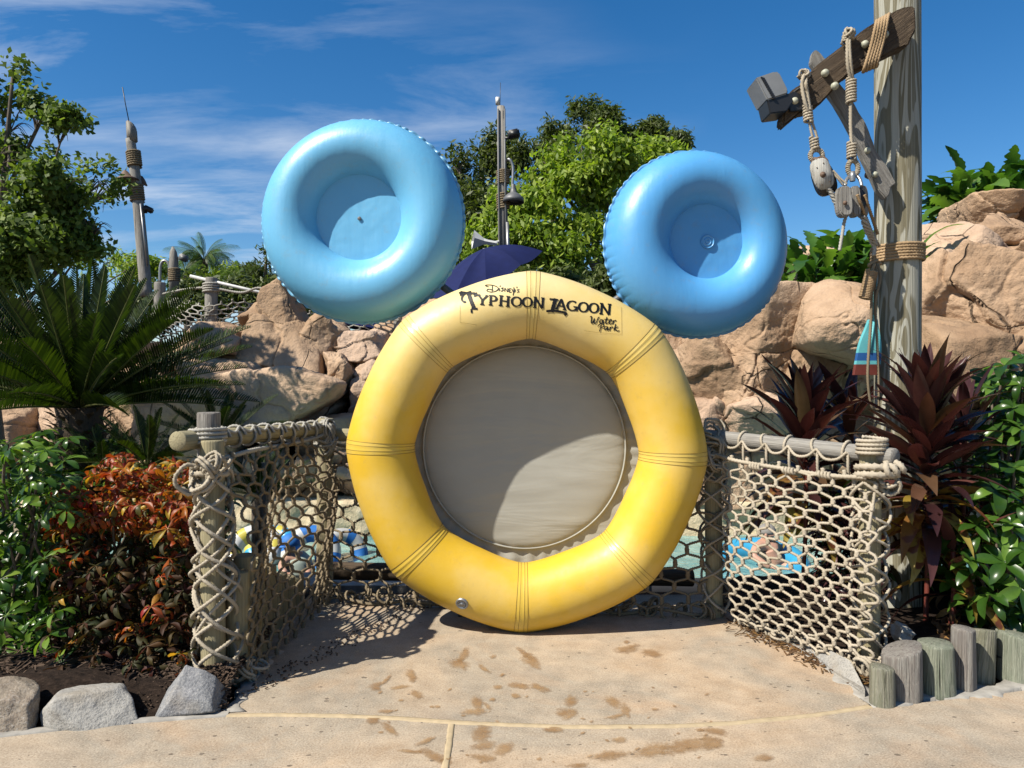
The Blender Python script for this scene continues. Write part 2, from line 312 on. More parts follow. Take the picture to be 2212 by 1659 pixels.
def paving():
    s = NT('tan_stamped_concrete'); v = s.tc.outputs['Object']
    big = s.noise(.75, 5, .6, dist=.5); col = s.ramp(big, [(.34, (.56, .39, .24)), (.45, (.61, .475, .335)), (.54, (.50, .42, .32)), (.66, (.63, .44, .28))])
    med = s.noise(7, 6, .65); col = s.mix(s.rr(med, .38, .62, 0, .75), col, s.mix(1.0, col, (.70, .69, .68), 'MULTIPLY')); col = s.mix(s.rr(s.noise(.42, 4, .6, s.map((1, 1, 1), loc=(5, 3, 0))), .44, .60, 0, .8), col, s.mix(1.0, col, (.78, .82, .86), 'MULTIPLY'))
    fine = s.noise(110, 4, .75); col = s.mix(s.rr(fine, .52, .66, 0, .5), col, (.78, .66, .50)); col = s.mix(s.rr(fine, .46, .34, 0, .75), col, (.22, .15, .09))
    pv = s.map((1, 1.5, 1)); cell = s.vor(15, pv); gate = s.vor(15, pv, out='Color'); sg = s.n.new('ShaderNodeSeparateColor'); s.l.new(gate, sg.inputs[0])
    dis = s.math('ADD', cell, s.rr(s.noise(60, 2), .3, .7, -.05, .05))
    size = s.math('MULTIPLY', sg.outputs[0], .20); pit = s.math('MULTIPLY', s.math('LESS_THAN', dis, size), s.math('GREATER_THAN', sg.outputs[1], .55))
    col = s.mix(s.math('MULTIPLY', pit, .72), col, (.10, .075, .055))
    st = s.rr(s.noise(1.9, 3, .55), .60, .66); col = s.mix(s.math('MULTIPLY', st, .18), col, (.30, .26, .22))
    hair = s.math('MULTIPLY', s.rr(s.vor(.55, s.mix(.5, v, s.noise(1.7, 4, .6, col=True), 'ADD'), 'DISTANCE_TO_EDGE'), 0, .006, 1, 0), s.rr(s.noise(.8, 2), .5, .6)); col = s.mix(s.math('MULTIPLY', hair, .22), col, (.16, .11, .07))
    h = s.math('SUBTRACT', s.math('ADD', s.math('MULTIPLY', med, .5), s.math('MULTIPLY', fine, .28)), s.math('MULTIPLY', pit, 1.3))
    return s.fin(col, s.rr(med, .3, .7, .72, .9), s.bump(h, .6, .012), spec=.3)
M['paving'] = paving()
M['mortar'] = plain('cream_mortar', (.62, .49, .31), .85, .2, .12, 20); M['mortar_grey'] = plain('pale_grey_mortar', (.50, .47, .42), .9, .2, .2, 14)
s = NT('damp_concrete'); vc = s.n.new('ShaderNodeVertexColor'); vc.layer_name = 'fade'; al = s.math('MULTIPLY', s.rr(s.math('ADD', vc.outputs[0], s.rr(s.noise(28, 5, .7), .3, .7, -.35, .35)), .10, 1.0), .68); nz = s.noise(9, 4)
M['wet'] = s.fin(s.mix(s.rr(nz, .35, .65), (.37, .21, .095), (.50, .32, .165)), .5, spec=.4, Alpha=al)
def mulchmat():
    s = NT('dark_mulch_soil'); n = s.noise(22, 6, .7, s.map((1, 2.5, 1), (0, 0, .5))); n2 = s.noise(3, 3)
    return s.fin(s.ramp(n, [(.3, (.011, .007, .005)), (.55, (.042, .027, .019)), (.75, (.10, .068, .05))]), .95, s.bump(n, 1.0, .03), spec=.15)
M['mulch'] = mulchmat(); M['chip'] = plain('bark_chip', (.15, .10, .07), .9, .2, .3, 40)
M['deadleaf'] = leafmat('dead_leaf', [(0, (.20, .10, .045)), (.5, (.13, .075, .04)), (1, (.32, .17, .05))], .7, .15)
def watermat():
    s = NT('pool_water'); n = s.noise(3.5, 4, .6, s.map((1, 2.2, 1)), 1.0); n2 = s.vor(3.2, s.mix(.3, s.map((1, 1.8, 1)), s.noise(2, 2, col=True), 'ADD'), 'SMOOTH_F1')
    col = s.mix(s.rr(n2, .15, .6), (.34, .56, .52), (.15, .36, .36)); return s.fin(col, .07, s.bump(s.math('ADD', n, s.noise(14, 3)), .7, .05), spec=.5)
M['water'] = watermat()
s = NT('cream_pool_wall'); n = s.noise(5, 6, .7); M['poolwall'] = s.fin(s.ramp(n, [(.3, (.60, .48, .30)), (.6, (.78, .66, .45)), (.8, (.82, .72, .54))]), .9, s.bump(n, .9, .05), spec=.2)
M['umbrella'] = plain('navy_umbrella_cloth', (.010, .018, .10), .85, .2)
M['skin'] = plain('skin', (.62, .36, .26), .55, .4, .08, 4, Subsurface_Weight=.05); M['hair_grey'] = plain('grey_hair', (.32, .30, .28), .8); M['swim'] = plain('dark_swimwear', (.03, .035, .06), .8)
M['cyan'] = plain('cyan_vinyl', (.06, .46, .80), .35); M['capblue'] = plain('blue_cap_cloth', (.015, .19, .62), .7); M['shirt'] = plain('grey_green_shirt', (.42, .50, .44), .8); M['navy'] = plain('dark_pool_edging', (.018, .019, .024), .7)
M['tubeyellow'] = plain('lemon_vinyl', (.78, .66, .10), .35); M['tubewhite'] = plain('white_vinyl', (.75, .75, .72), .35)
M['teal'] = plain('turquoise_paint', (.16, .58, .62), .55, .4, .1, 12); M['paintblue'] = plain('blue_paint', (.02, .12, .38), .55); M['paintred'] = plain('oxblood_paint', (.20, .045, .03), .55, .4, .15, 14)
M['bark'] = woodmat('tree_bark', (.22, .18, .14), (.15, .12, .09), (.09, .07, .05), 1.2, blot=.5)
M['cycad'] = leafmat('cycad_leaf', [(0, (.014, .030, .006)), (.6, (.024, .050, .008)), (1, (.05, .085, .012))], .42, .22, spec=.25, tcol=(1.5, 1.5, .35))
M['rachis'] = leafmat('frond_stem', [(0, (.14, .17, .05)), (1, (.20, .21, .07))], .5, .1)
M['scheff'] = leafmat('umbrella_plant_leaf', [(0, (.025, .065, .010)), (.5, (.05, .12, .016)), (.8, (.15, .27, .035)), (1, (.27, .38, .06))], .28, .28)
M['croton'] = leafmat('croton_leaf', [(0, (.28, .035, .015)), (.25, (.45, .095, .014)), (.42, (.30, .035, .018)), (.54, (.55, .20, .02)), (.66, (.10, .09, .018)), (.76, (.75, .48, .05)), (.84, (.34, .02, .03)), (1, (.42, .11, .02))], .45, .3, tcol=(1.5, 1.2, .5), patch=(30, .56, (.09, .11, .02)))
M['croton_low_shade'] = leafmat('croton_leaf_painted_shade', [(0, (.075, .018, .012)), (.4, (.05, .04, .014)), (.7, (.035, .048, .014)), (1, (.11, .05, .014))], .6, .2, spec=.2, tcol=(1.4, 1.1, .5))  # darker copy of the croton leaf: shade low in the bush put into the colour
M['cordy'] = leafmat('burgundy_leaf', [(0, (.042, .018, .020)), (.5, (.070, .026, .026)), (.8, (.125, .048, .040)), (1, (.12, .08, .035))], .27, .14, tcol=(1.3, .8, .7))
M['cordy_old'] = leafmat('yellowing_leaf', [(0, (.45, .36, .05)), (.5, (.30, .13, .04)), (1, (.55, .45, .10))], .35, .3, tcol=(1.2, 1.1, .5), patch=(5, .52, (.17, .06, .03)))
M['glossy'] = leafmat('glossy_shrub_leaf', [(0, (.025, .068, .011)), (.6, (.052, .125, .017)), (1, (.15, .27, .04))], .28, .25)
M['banana'] = leafmat('banana_leaf', [(0, (.04, .11, .02)), (.6, (.075, .18, .03)), (1, (.17, .29, .05))], .35, .3)
M['tree_b'] = leafmat('bright_tree_leaf', [(0, (.17, .27, .03)), (.6, (.28, .38, .045)), (1, (.42, .50, .08))], .5, .35, spec=.3)
M['tree_d'] = leafmat('dark_tree_leaf', [(0, (.065, .095, .022)), (.6, (.105, .14, .034)), (1, (.17, .20, .055))], .5, .25, spec=.3)
M['tree_l'] = leafmat('oval_tree_leaf', [(0, (.09, .14, .028)), (.6, (.15, .22, .042)), (1, (.27, .34, .08))], .6, .3, spec=.25)
M['palm'] = leafmat('palm_leaf', [(0, (.06, .12, .025)), (.7, (.11, .19, .045)), (1, (.18, .23, .07))], .4, .3)
# ------------------------------------------------------------------ ground, pool, paving
def smst(a, b, x): t = np.clip((x-a)/(b-a), 0, 1); return t*t*(3-2*t)
def ground_z(x, y):
    z = np.full(np.shape(x), -.035); z = z-smst(5.6, 7.6, y)*.66-smst(7.9, 8.0, y)*.6+smst(10.25, 10.35, y)*.9
    z = z+smst(10.9, 13.2, y)*2.75+smst(14, 40, y)*.4*np.sin(x*.11); return z-smst(60, 200, y)*1.2
def build_ground():
    xs = np.r_[-400, -150, -60, -30, np.linspace(-16, 16, 90), 30, 60, 150, 400]; ys = np.r_[-60, -20, -8, -2, np.linspace(2, 17, 110), 20, 26, 34, 48, 70, 110, 200, 500]
    X, Y = np.meshgrid(xs, ys); Z = ground_z(X, Y); P = np.stack([X, Y, Z], -1).reshape(-1, 3)
    near = (np.abs(P[:, 0]) < 16) & (P[:, 1] > 5.7) & (P[:, 1] < 17); P[near, 2] += .06*fbm(P[near]*1.7, 3, 3)
    n = len(xs); i = np.arange(len(ys)-1)[:, None]*n; j = np.arange(n-1)[None]
    link('ground', mk_mesh('ground', P, np.stack([i+j, i+j+1, i+j+n+1, i+j+n], -1).reshape(-1, 4), M['mulch']), kind='structure')
build_ground()
def sheet(name, poly, z, th, mat, parent=None, bev=.004, **kw):
    """poly: list of world (x, y); a slab of thickness th with its top at z"""
    bm = bmesh.new(); f = bm.faces.new([bm.verts.new((x, y, z)) for x, y in poly]); f.normal_update()
    if f.normal.z < 0: f.normal_flip()
    r = bmesh.ops.extrude_face_region(bm, geom=[f]); ex = [v for v in r['geom'] if isinstance(v, bmesh.types.BMVert)]
    bmesh.ops.translate(bm, vec=(0, 0, -th), verts=ex); bmesh.ops.recalc_face_normals(bm, faces=bm.faces)
    mb = MB(); addbm(mb, bm); return mb.obj(name, mat, parent, smooth=False, **kw)
def gpts(L): return [tuple(G(x, y)[:2]) for x, y in L]
arc = [(-700, 1690), (-300, 1632), (-60, 1600), (0, 1591), (150, 1574), (300, 1560), (490, 1546), (600, 1545), (740, 1547), (860, 1553), (976, 1561), (1100, 1567), (1250, 1571), (1450, 1570), (1600, 1562), (1760, 1546), (1880, 1527), (1990, 1515), (2110, 1502), (2212, 1489), (2500, 1455), (3000, 1420)]
pav = thing('pavement', (0, 3, 0), None, None, kind='structure')
A = gpts(arc); js = 10; dj = .014
jt = np.array(A[js]); jb = np.array(G(962, 1659)[:2]); dv = (jb-jt)/np.linalg.norm(jb-jt); jend = jt+dv*8; jn = np.array([-dv[1], dv[0]])
if jn[0] < 0: jn = -jn
off = .016
Aup = [(x, y+off) for x, y in A]; Adn = [(x, y-off) for x, y in A]
sheet('paving_slab', [tuple(np.array(p)) for p in Adn[:js]]+[tuple(jt-jn*dj+(0, -off)), tuple(jend-jn*dj), (-14, -6)], 0, .12, M['paving'], pav)
sheet('paving_slab', [tuple(jt+jn*dj+(0, -off))]+Adn[js+1:]+[(16, -6), tuple(jend+jn*dj)], 0, .12, M['paving'], pav)
right_edge = [(1878, 1512), (1866, 1497), (1805, 1450), (1740, 1408), (1690, 1375), (1640, 1352), (1600, 1340)]
left_edge = [(640, 1318), (612, 1338), (585, 1385), (556, 1440), (528, 1490), (508, 1532)]
ap = Aup[6:17]+gpts(right_edge)+[(1.46, 5.62), (-1.5, 5.62)]+gpts(left_edge)
sheet('paving_slab', ap, 0, .12, M['paving'], pav)
def strip(name, pts, w, z, mat, parent, seed=0, jit=.15):
    P = resample([(x, y, 0) for x, y in pts], .03); T = np.gradient(P, axis=0); T /= np.linalg.norm(T, axis=1)[:, None]; N = np.stack([-T[:, 1], T[:, 0], 0*T[:, 0]], 1)
    a = w*(1+jit*vnoise(P*9, seed)+jit*vnoise(P*31, seed+2))[:, None]; b = w*(1+jit*vnoise(P*9+50, seed+1)+jit*vnoise(P*27+9, seed+3))[:, None]; V = []
    for k, (s_, h) in enumerate([(-1.0, -.05), (-.9, z*.6), (-.4, z), (.4, z), (.9, z*.6), (1.0, -.05)]):
        V.append(P+N*(a if s_ < 0 else b)*s_+np.array([0, 0, h])+np.c_[0*P[:, 0], 0*P[:, 0], .0012*vnoise(P*40, seed+k)])
    m = len(P); V = np.stack(V, 1).reshape(-1, 3); i = np.arange(m-1)[:, None]*6; j = np.arange(5)[None]
    return link(name, mk_mesh(name, V, np.stack([i+j, i+j+1, i+j+7, i+j+6], -1).reshape(-1, 4), mat), parent)
strip('mortar_joint', A[6:17], .019, .005, M['mortar'], pav, 1)
strip('mortar_joint', [tuple(jt+dv*.02), tuple(jend)], .016, .004, M['mortar'], pav, 5)
strip('mortar_edging', [(x, y+.02) for x, y in A[0:7]], .024, .006, M['mortar_grey'], pav, 8, .45)
strip('mortar_edging', [(x, y+.05) for x, y in A[16:]], .075, .004, M['mortar_grey'], pav, 9, .5)
strip('mortar_edging', gpts([(505, 1540), (530, 1490), (562, 1440), (592, 1385), (625, 1338), (700, 1322)]), .05, .004, M['mortar_grey'], pav, 12, .6)
strip('mortar_edging', gpts(right_edge), .05, .004, M['mortar_grey'], pav, 13, .6)
# damp foot prints and drips, thin sheets lying on the slabs
mbw = MB(); fade = []
def blot(cx_, cy_, rx, ry, rot=0, seed=0, irr=.35):
    irr = irr*.62
    n = 36; a = np.arange(n)*2*math.pi/n; u = np.stack([np.cos(a), np.sin(a), np.full(n, seed*3.1)], 1); z = .0022+(seed % 9)*.00035
    r = 1+irr*fbm(u*1.3, seed, 3)*1.6; c, s_ = math.cos(R(rot)), math.sin(R(rot)); V = []
    for f in (1.3, .62):
        for x, y in np.stack([rx*r*f*np.cos(a), ry*r*f*np.sin(a)], 1): g = G(484+(cx_+x*c-y*s_)*.547, 1279+(cy_+x*s_+y*c)*.547); V.append((g.x, g.y, z))
    g = G(484+cx_*.547, 1279+cy_*.547); V.append((g.x, g.y, z)); k = np.arange(n); k2 = (k+1) % n; mbw.add(V, [np.stack([k, k2, n+k2, n+k], -1), np.stack([np.full(n, 2*n), n+k, n+k2], -1)]); fade.extend([0.0]*n+[.8]*n+[1.0])
for q, (x, y, rx, ry, ro) in enumerate([(948, 246, 34, 17, -50), (930, 285, 40, 26, 10), (1190, 248, 40, 12, 35), (1220, 278, 40, 22, 30), (1025, 305, 26, 9, 30), (1060, 258, 14, 8, 0), (600, 375, 26, 18, -30), (640, 350, 30, 7, -45), (740, 335, 30, 20, 60), (690, 378, 42, 8, -5), (760, 405, 26, 12, 20), (1165, 372, 44, 13, 8), (1250, 380, 45, 12, 18), (1080, 378, 20, 8, 0), (1150, 412, 18, 9, 0), (1000, 440, 30, 22, 60), (985, 475, 48, 14, 0), (1040, 455, 20, 9, 40), (1368, 435, 28, 20, 0), (1355, 482, 38, 22, 0), (1535, 435, 36, 16, 35), (1585, 470, 30, 16, 60), (1545, 495, 32, 9, -10), (590, 508, 26, 16, 0), (655, 545, 36, 14, 35), (640, 475, 34, 8, 0), (800, 590, 40, 9, -20), (830, 650, 60, 20, 25), (740, 632, 50, 8, 5), (1015, 560, 32, 40, 20), (1030, 610, 50, 16, -10), (1110, 622, 38, 24, -35), (1030, 660, 50, 16, 10), (1300, 545, 40, 11, 0), (1560, 588, 30, 11, 0), (1520, 650, 60, 18, -5), (1700, 625, 75, 28, -12), (1830, 608, 100, 30, -8), (1930, 600, 45, 26, 0), (1940, 552, 42, 16, 8), (1880, 548, 14, 7, 0), (1590, 228, 45, 15, -10), (1690, 245, 40, 12, 10), (1590, 200, 13, 7, 0), (2130, 660, 40, 14, 0), (1400, 688, 40, 10, 0), (1245, 662, 12, 6, 0), (820, 455, 9, 5, 0), (700, 430, 12, 4, 0), (1425, 395, 10, 5, 0)]): blot(x, y, rx, ry, ro, q, .42)
for q in range(46):
    x = rng.uniform(600, 1950); y = rng.uniform(330, 690); r = rng.uniform(2, 8); blot(x, y, r*1.7, r*.8, rng.uniform(-30, 30), q+80)
ws_ = mbw.obj('damp_stain', M['wet'], pav, smooth=False, kind='stuff'); ca = ws_.data.color_attributes.new('fade', 'FLOAT_COLOR', 'POINT'); ca.data.foreach_set('color', np.repeat(np.array(fade, np.float32), 4))
# pool
def plane_grid(name, x0, x1, y0, y1, z, mat, n=2, kind='structure'):
    V = [(x0, y0, z), (x1, y0, z), (x1, y1, z), (x0, y1, z)]; return link(name, mk_mesh(name, V, [[(0, 1, 2, 3)]], mat, False), kind=kind)
plane_grid('water', -5.5, 5.5, 7.95, 10.3, -.5, M['water'])
def rough_wall(name, x0, x1, y, z0, z1, amp, mat, seed, th=.5, parent=None, **kw):
    nx, nz = int((x1-x0)/.09), 12; u = np.linspace(x0, x1, nx); w = np.linspace(z0, z1, nz); X, Z = np.meshgrid(u, w); P = np.stack([X, np.full_like(X, y), Z], -1).reshape(-1, 3)
    P[:, 1] += amp*fbm(P*2.2, seed, 4)*2; top = P[-nx:].copy(); top[:, 1] += th; P = np.vstack([P, top]); i = np.arange(nz)[:, None]*nx; j = np.arange(nx-1)[None]
    return link(name, mk_mesh(name, P, np.stack([i+j, i+j+1, i+j+nx+1, i+j+nx], -1).reshape(-1, 4), mat), parent, **kw)
rough_wall('pool_wall', -14, 14, 10.22, -.8, -.02, .10, M['poolwall'], 4, 1.2, kind='structure')
mb = MB(); box(mb, (0, 7.88, -.62), (28, .16, .27), bev=.01); mb.obj('pool_rim', M['navy'], kind='structure')
sheet('pool_deck', [(-1.9, 6.35), (1.2, 6.35), (1.2, 6.8), (-1.9, 6.8)], -.13, .1, M['mortar_grey'], kind='structure')
# planting beds with bark mulch
def bed(name, edge, x_out, y0, y1, z, seed, front=0):
    ys = np.linspace(y0, y1, 60); us = np.linspace(0, 1, 60); xe = np.interp(ys, [e[1] for e in edge], [e[0] for e in edge]); U, Yg = np.meshgrid(us, ys); X = xe[:, None]+(x_out-xe[:, None])*U**1.5
    P = np.stack([X, Yg, np.zeros_like(X)], -1).reshape(-1, 3); d = np.minimum(1, U.ravel()**1.5*abs(x_out)*3); d = d*(np.clip((P[:, 1]-y0)/.22+.15, 0, 1) if front else 1); P[:, 2] = -.03+(z+.05)*d+.035*fbm(P*5, seed, 4)*d; i = np.arange(59)[:, None]*60; j = np.arange(59)[None]
    return link(name, mk_mesh(name, P, np.stack([i+j, i+j+1, i+j+61, i+j+60], -1).reshape(-1, 4), M['mulch']), kind='structure')
lb = [(-1.36, 3.58), (-1.45, 3.80), (-1.5, 4.2), (-1.62, 5.2), (-1.7, 7.5)]; bed('mulch_bed', lb, -7, 3.56, 5.75, .10, 3, 1)
rb = [(1.98, 4.02), (1.97, 4.08), (1.84, 4.25), (1.56, 4.95), (1.5, 5.4), (1.5, 7.5)]; bed('mulch_bed', rb, 8, 4.02, 5.75, .10, 4)
# bark chips and fallen leaves scattered on the beds
def chips(name, n, region, mat, seed, ln=(.02, .06), z=.02):
    g = np.random.default_rng(seed); mbc = MB(); V = []; Fq = []
    P = region(g, n); L = g.uniform(*ln, n); w = g.uniform(.004, .010, n); a = g.uniform(0, math.pi, n); t = g.uniform(-.5, .5, n)
    d = np.stack([np.cos(a), np.sin(a), t], 1)*L[:, None]/2; s_ = np.stack([-np.sin(a), np.cos(a), g.uniform(-.4, .4, n)], 1)*w[:, None]/2
    up = np.array([0, 0, .004]); V = np.stack([P-d-s_, P-d+s_, P+d+s_, P+d-s_, P-d-s_-up, P-d+s_-up, P+d+s_-up, P+d-s_-up], 1).reshape(-1, 3); k = np.arange(n)[:, None]*8
    F = np.concatenate([k+np.array(q)[None] for q in ([0, 1, 2, 3], [4, 7, 6, 5], [0, 4, 5, 1], [1, 5, 6, 2], [2, 6, 7, 3], [3, 7, 4, 0])])
    return link(name, mk_mesh(name, V, F, mat, False), kind='stuff')
def reg_l(g, n): y = 3.60+g.uniform(0, 1, n)**1.3*1.0; x = -1.42-g.exponential(.6, n)-.05*(y-3.5); return np.stack([x, y, -.02+.135*np.clip((y-3.60)/.20, 0, 1)+g.uniform(-.02, .025, n)], 1)
def reg_r(g, n): y = g.uniform(4.15, 5.3, n); x = 2.1+g.exponential(.5, n)+(4.1-y)*.25; return np.stack([x, y, np.full(n, .075)+g.uniform(-.02, .03, n)], 1)
chips('bark_mulch', 6500, reg_l, M['chip'], 5, (.02, .085)); chips('bark_mulch', 4500, reg_r, M['chip'], 6, (.02, .085))
def reg_n(g, n):
    t = g.uniform(0, 1, n); a = np.array(G(1590, 1350)); b = np.array(G(1860, 1470)); P = a[None]*(1-t[:, None])+b[None]*t[:, None]; P[:, :2] += g.normal(0, .06, (n, 2)); P[:, 2] = .012; return P
chips('leaf_litter', 260, reg_n, M['deadleaf'], 7, (.02, .06))
def reg_n2(g, n):
    t = g.uniform(0, 1, n); a = np.array(G(530, 1500)); b = np.array(G(900, 1308)); P = a[None]*(1-t[:, None])+b[None]*t[:, None]; P[:, :2] += g.normal(0, .05, (n, 2)); P[:, 2] = .01; return P
chips('leaf_litter', 200, reg_n2, M['chip'], 8, (.006, .02))
# ------------------------------------------------------------------ rocks
ICO = {}
def ico(sub):
    if sub not in ICO:
        bm = bmesh.new(); bmesh.ops.create_icosphere(bm, subdivisions=sub, radius=1); bm.verts.index_update()
        ICO[sub] = (np.array([v.co[:] for v in bm.verts]), np.array([[v.index for v in f.verts] for f in bm.faces])); bm.free()
    return ICO[sub]
def rock(c, s, seed, sub=5, planes=9, p=30, rough=.07, taper=0, lean=(0, 0), rotz=0, crack=.03, tilt=0, jit=(.62, 1.0), blocks=9):
    V, F = ico(sub); g = np.random.default_rng(seed); N = g.normal(size=(planes, 3)); N /= np.linalg.norm(N, axis=1)[:, None]; d = g.uniform(*jit, planes)
    N = np.vstack([N, [(1, 0, 0), (-1, 0, 0), (0, 1, 0), (0, -1, 0), (0, 0, 1), (0, 0, -1)]+g.normal(0, .13, (6, 3))]); d = np.r_[d, g.uniform(.86, .98, 6)]
    q = np.maximum(V@N.T, 0)/d[None]; r = (q**p).sum(1)**(-1/p); P = V*r[:, None]
    P = P/np.abs(P).max(0)[None]
    if taper: k = 1-taper*(P[:, 2:3]+1)/2; P[:, :2] *= k
    P[:, 0] += lean[0]*(P[:, 2]+1)/2; P[:, 1] += lean[1]*(P[:, 2]+1)/2
    P = P*np.asarray(s)[None]; sz = float(np.mean(s)); K = blocks; sd = g.normal(size=(K, 3)); sd = sd/np.linalg.norm(sd, axis=1)[:, None]*np.asarray(s)[None]*.95
    if K:
        Qw = P+np.stack([fbm(P*1.3/sz+seed+q*11, seed+q, 3) for q in range(3)], 1)*sz*.35; dm = np.linalg.norm((Qw[:, None]-sd[None])*np.array([.8, 1, 1.35]), axis=2); o2 = np.sort(dm, axis=1); cid = dm.argmin(1); edge = (o2[:, 1]-o2[:, 0])/sz
        tl = g.normal(0, .13, (K, 3)); hgt = g.uniform(-.05, .05, K); blk = (hgt[cid]+((P-sd[cid])*tl[cid]).sum(1)/sz)*smst(0, .10, edge)-.05*np.exp(-(edge/.015)**2)
    else: blk = 0
    Q = P+seed*3.7; disp = rough*sz*(fbm(Q*1.6/sz, seed, 6, .6)*1.6)+blk*sz*1.0
    ln = np.abs(fbm(Q*1.1/sz+9, seed+5, 3)); disp -= crack*sz*np.exp(-(ln/.022)**2)
    st = vnoise(np.stack([Q[:, 0]*.6, Q[:, 1]*.6, Q[:, 2]*5/sz*.5+fbm(Q*.9, seed+8, 2)*1.2], 1), seed+2); disp += rough*.35*sz*np.tanh(st*5)*.5
    P = P+V*disp[:, None]
    ct, st_ = math.cos(tilt), math.sin(tilt); P = np.stack([P[:, 0]*ct+P[:, 2]*st_, P[:, 1], -P[:, 0]*st_+P[:, 2]*ct], 1)
    cz, sz_ = math.cos(rotz), math.sin(rotz); P = np.stack([P[:, 0]*cz-P[:, 1]*sz_, P[:, 0]*sz_+P[:, 1]*cz, P[:, 2]], 1)
    return P+np.asarray(c)[None], F
def rock_d(name, x0, y0, x1, y1, D, depth, seed, mat, parent=None, sub=6, tag_=None, **kw):
    c = W((x0+x1)/2, (y0+y1)/2, D); s_ = ((x1-x0)/2*D/F_, depth/2, (y1-y0)/2*D/F_); P, F = rock(c, s_, seed, sub, **kw)
    return link(name, mk_mesh(name, P, F, mat), parent, **(tag_ or {}))
rl = thing('rock_outcrop', (-4, 11.5, -.5), 'tan artificial rock outcrop with a pointed peak left of the big yellow ring', 'rock')
rk, rp_, rd = M['rock'], M['rock_pink'], M['rock_dark']
for a in [  # x0 y0 x1 y1 D depth seed mat opts
    (405, 772, 752, 925, 11.2, 2.4, 11, rk, dict(sub=7, blocks=5, jit=(.8, 1.0), p=16)), (215, 835, 575, 985, 10.9, 1.8, 12, rk, dict(sub=7, blocks=8, jit=(.75, 1.0))),
    (515, 600, 748, 815, 11.9, 1.9, 13, rd, dict(sub=7, blocks=5, taper=.84, lean=(-.22, .1), jit=(.70, .95), rough=.05, planes=7, p=44)), (370, 690, 560, 812, 11.8, 1.8, 14, rk, dict(sub=6, lean=(.1, 0))),
    (640, 672, 762, 800, 12.0, 1.4, 15, rd, dict(tilt=.6)), (735, 712, 850, 800, 12.1, 1.6, 16, rp_, {}), (705, 760, 775, 880, 11.6, 1.2, 17, rk, {}), (768, 770, 850, 900, 11.7, 1.4, 18, rp_, {}),
    (560, 880, 690, 960, 10.9, 1.4, 19, rd, {}), (640, 900, 800, 1010, 11.0, 1.5, 20, rd, {}), (735, 872, 860, 960, 11.1, 1.3, 21, rk, {}), (520, 955, 640, 1070, 10.7, 1.0, 22, rk, {}), (620, 980, 730, 1085, 10.7, 1.0, 23, rd, {}), (715, 970, 850, 1088, 10.8, 1.1, 24, rk, {}),
    (820, 880, 960, 1100, 11.2, 1.4, 25, rk, {}), (-80, 635, 60, 760, 12.2, 1.6, 26, rp_, {}), (-120, 740, 130, 900, 11.8, 2.2, 27, rk, {}), (-150, 860, 100, 1020, 11.0, 2.0, 28, rk, {}), (90, 870, 330, 1000, 11.2, 1.8, 29, rp_, {}),
    (240, 770, 440, 880, 11.6, 1.8, 30, rk, {}), (340, 950, 560, 1090, 10.8, 1.2, 31, rk, {}), (60, 980, 380, 1120, 10.8, 1.2, 36, rd, {}), (560, 690, 700, 860, 12.3, 2, 37, rk, {}), (760, 640, 1100, 900, 13.2, 2, 38, rk, {}), (880, 720, 1120, 960, 11.8, 2, 39, rk, {}), (930, 880, 1150, 1100, 11.2, 1.6, 40, rd, {}), (1090, 700, 1340, 940, 12.0, 2.2, 41, rp_, {}), (1110, 880, 1350, 1100, 11.2, 1.6, 42, rk, {}), (-420, 640, -60, 900, 12.0, 2.4, 43, rk, {}), (-500, 840, -120, 1100, 11.2, 2.0, 44, rd, {}), (60, 700, 300, 860, 12.4, 2, 45, rk, {})]:
    kw = dict(a[8]); rock_d('boulder', *a[:8], rl, **kw)
rr_ = thing('rock_outcrop', (4, 11, -.5), 'high tan artificial rock bank behind the tall pole at right', 'rock')
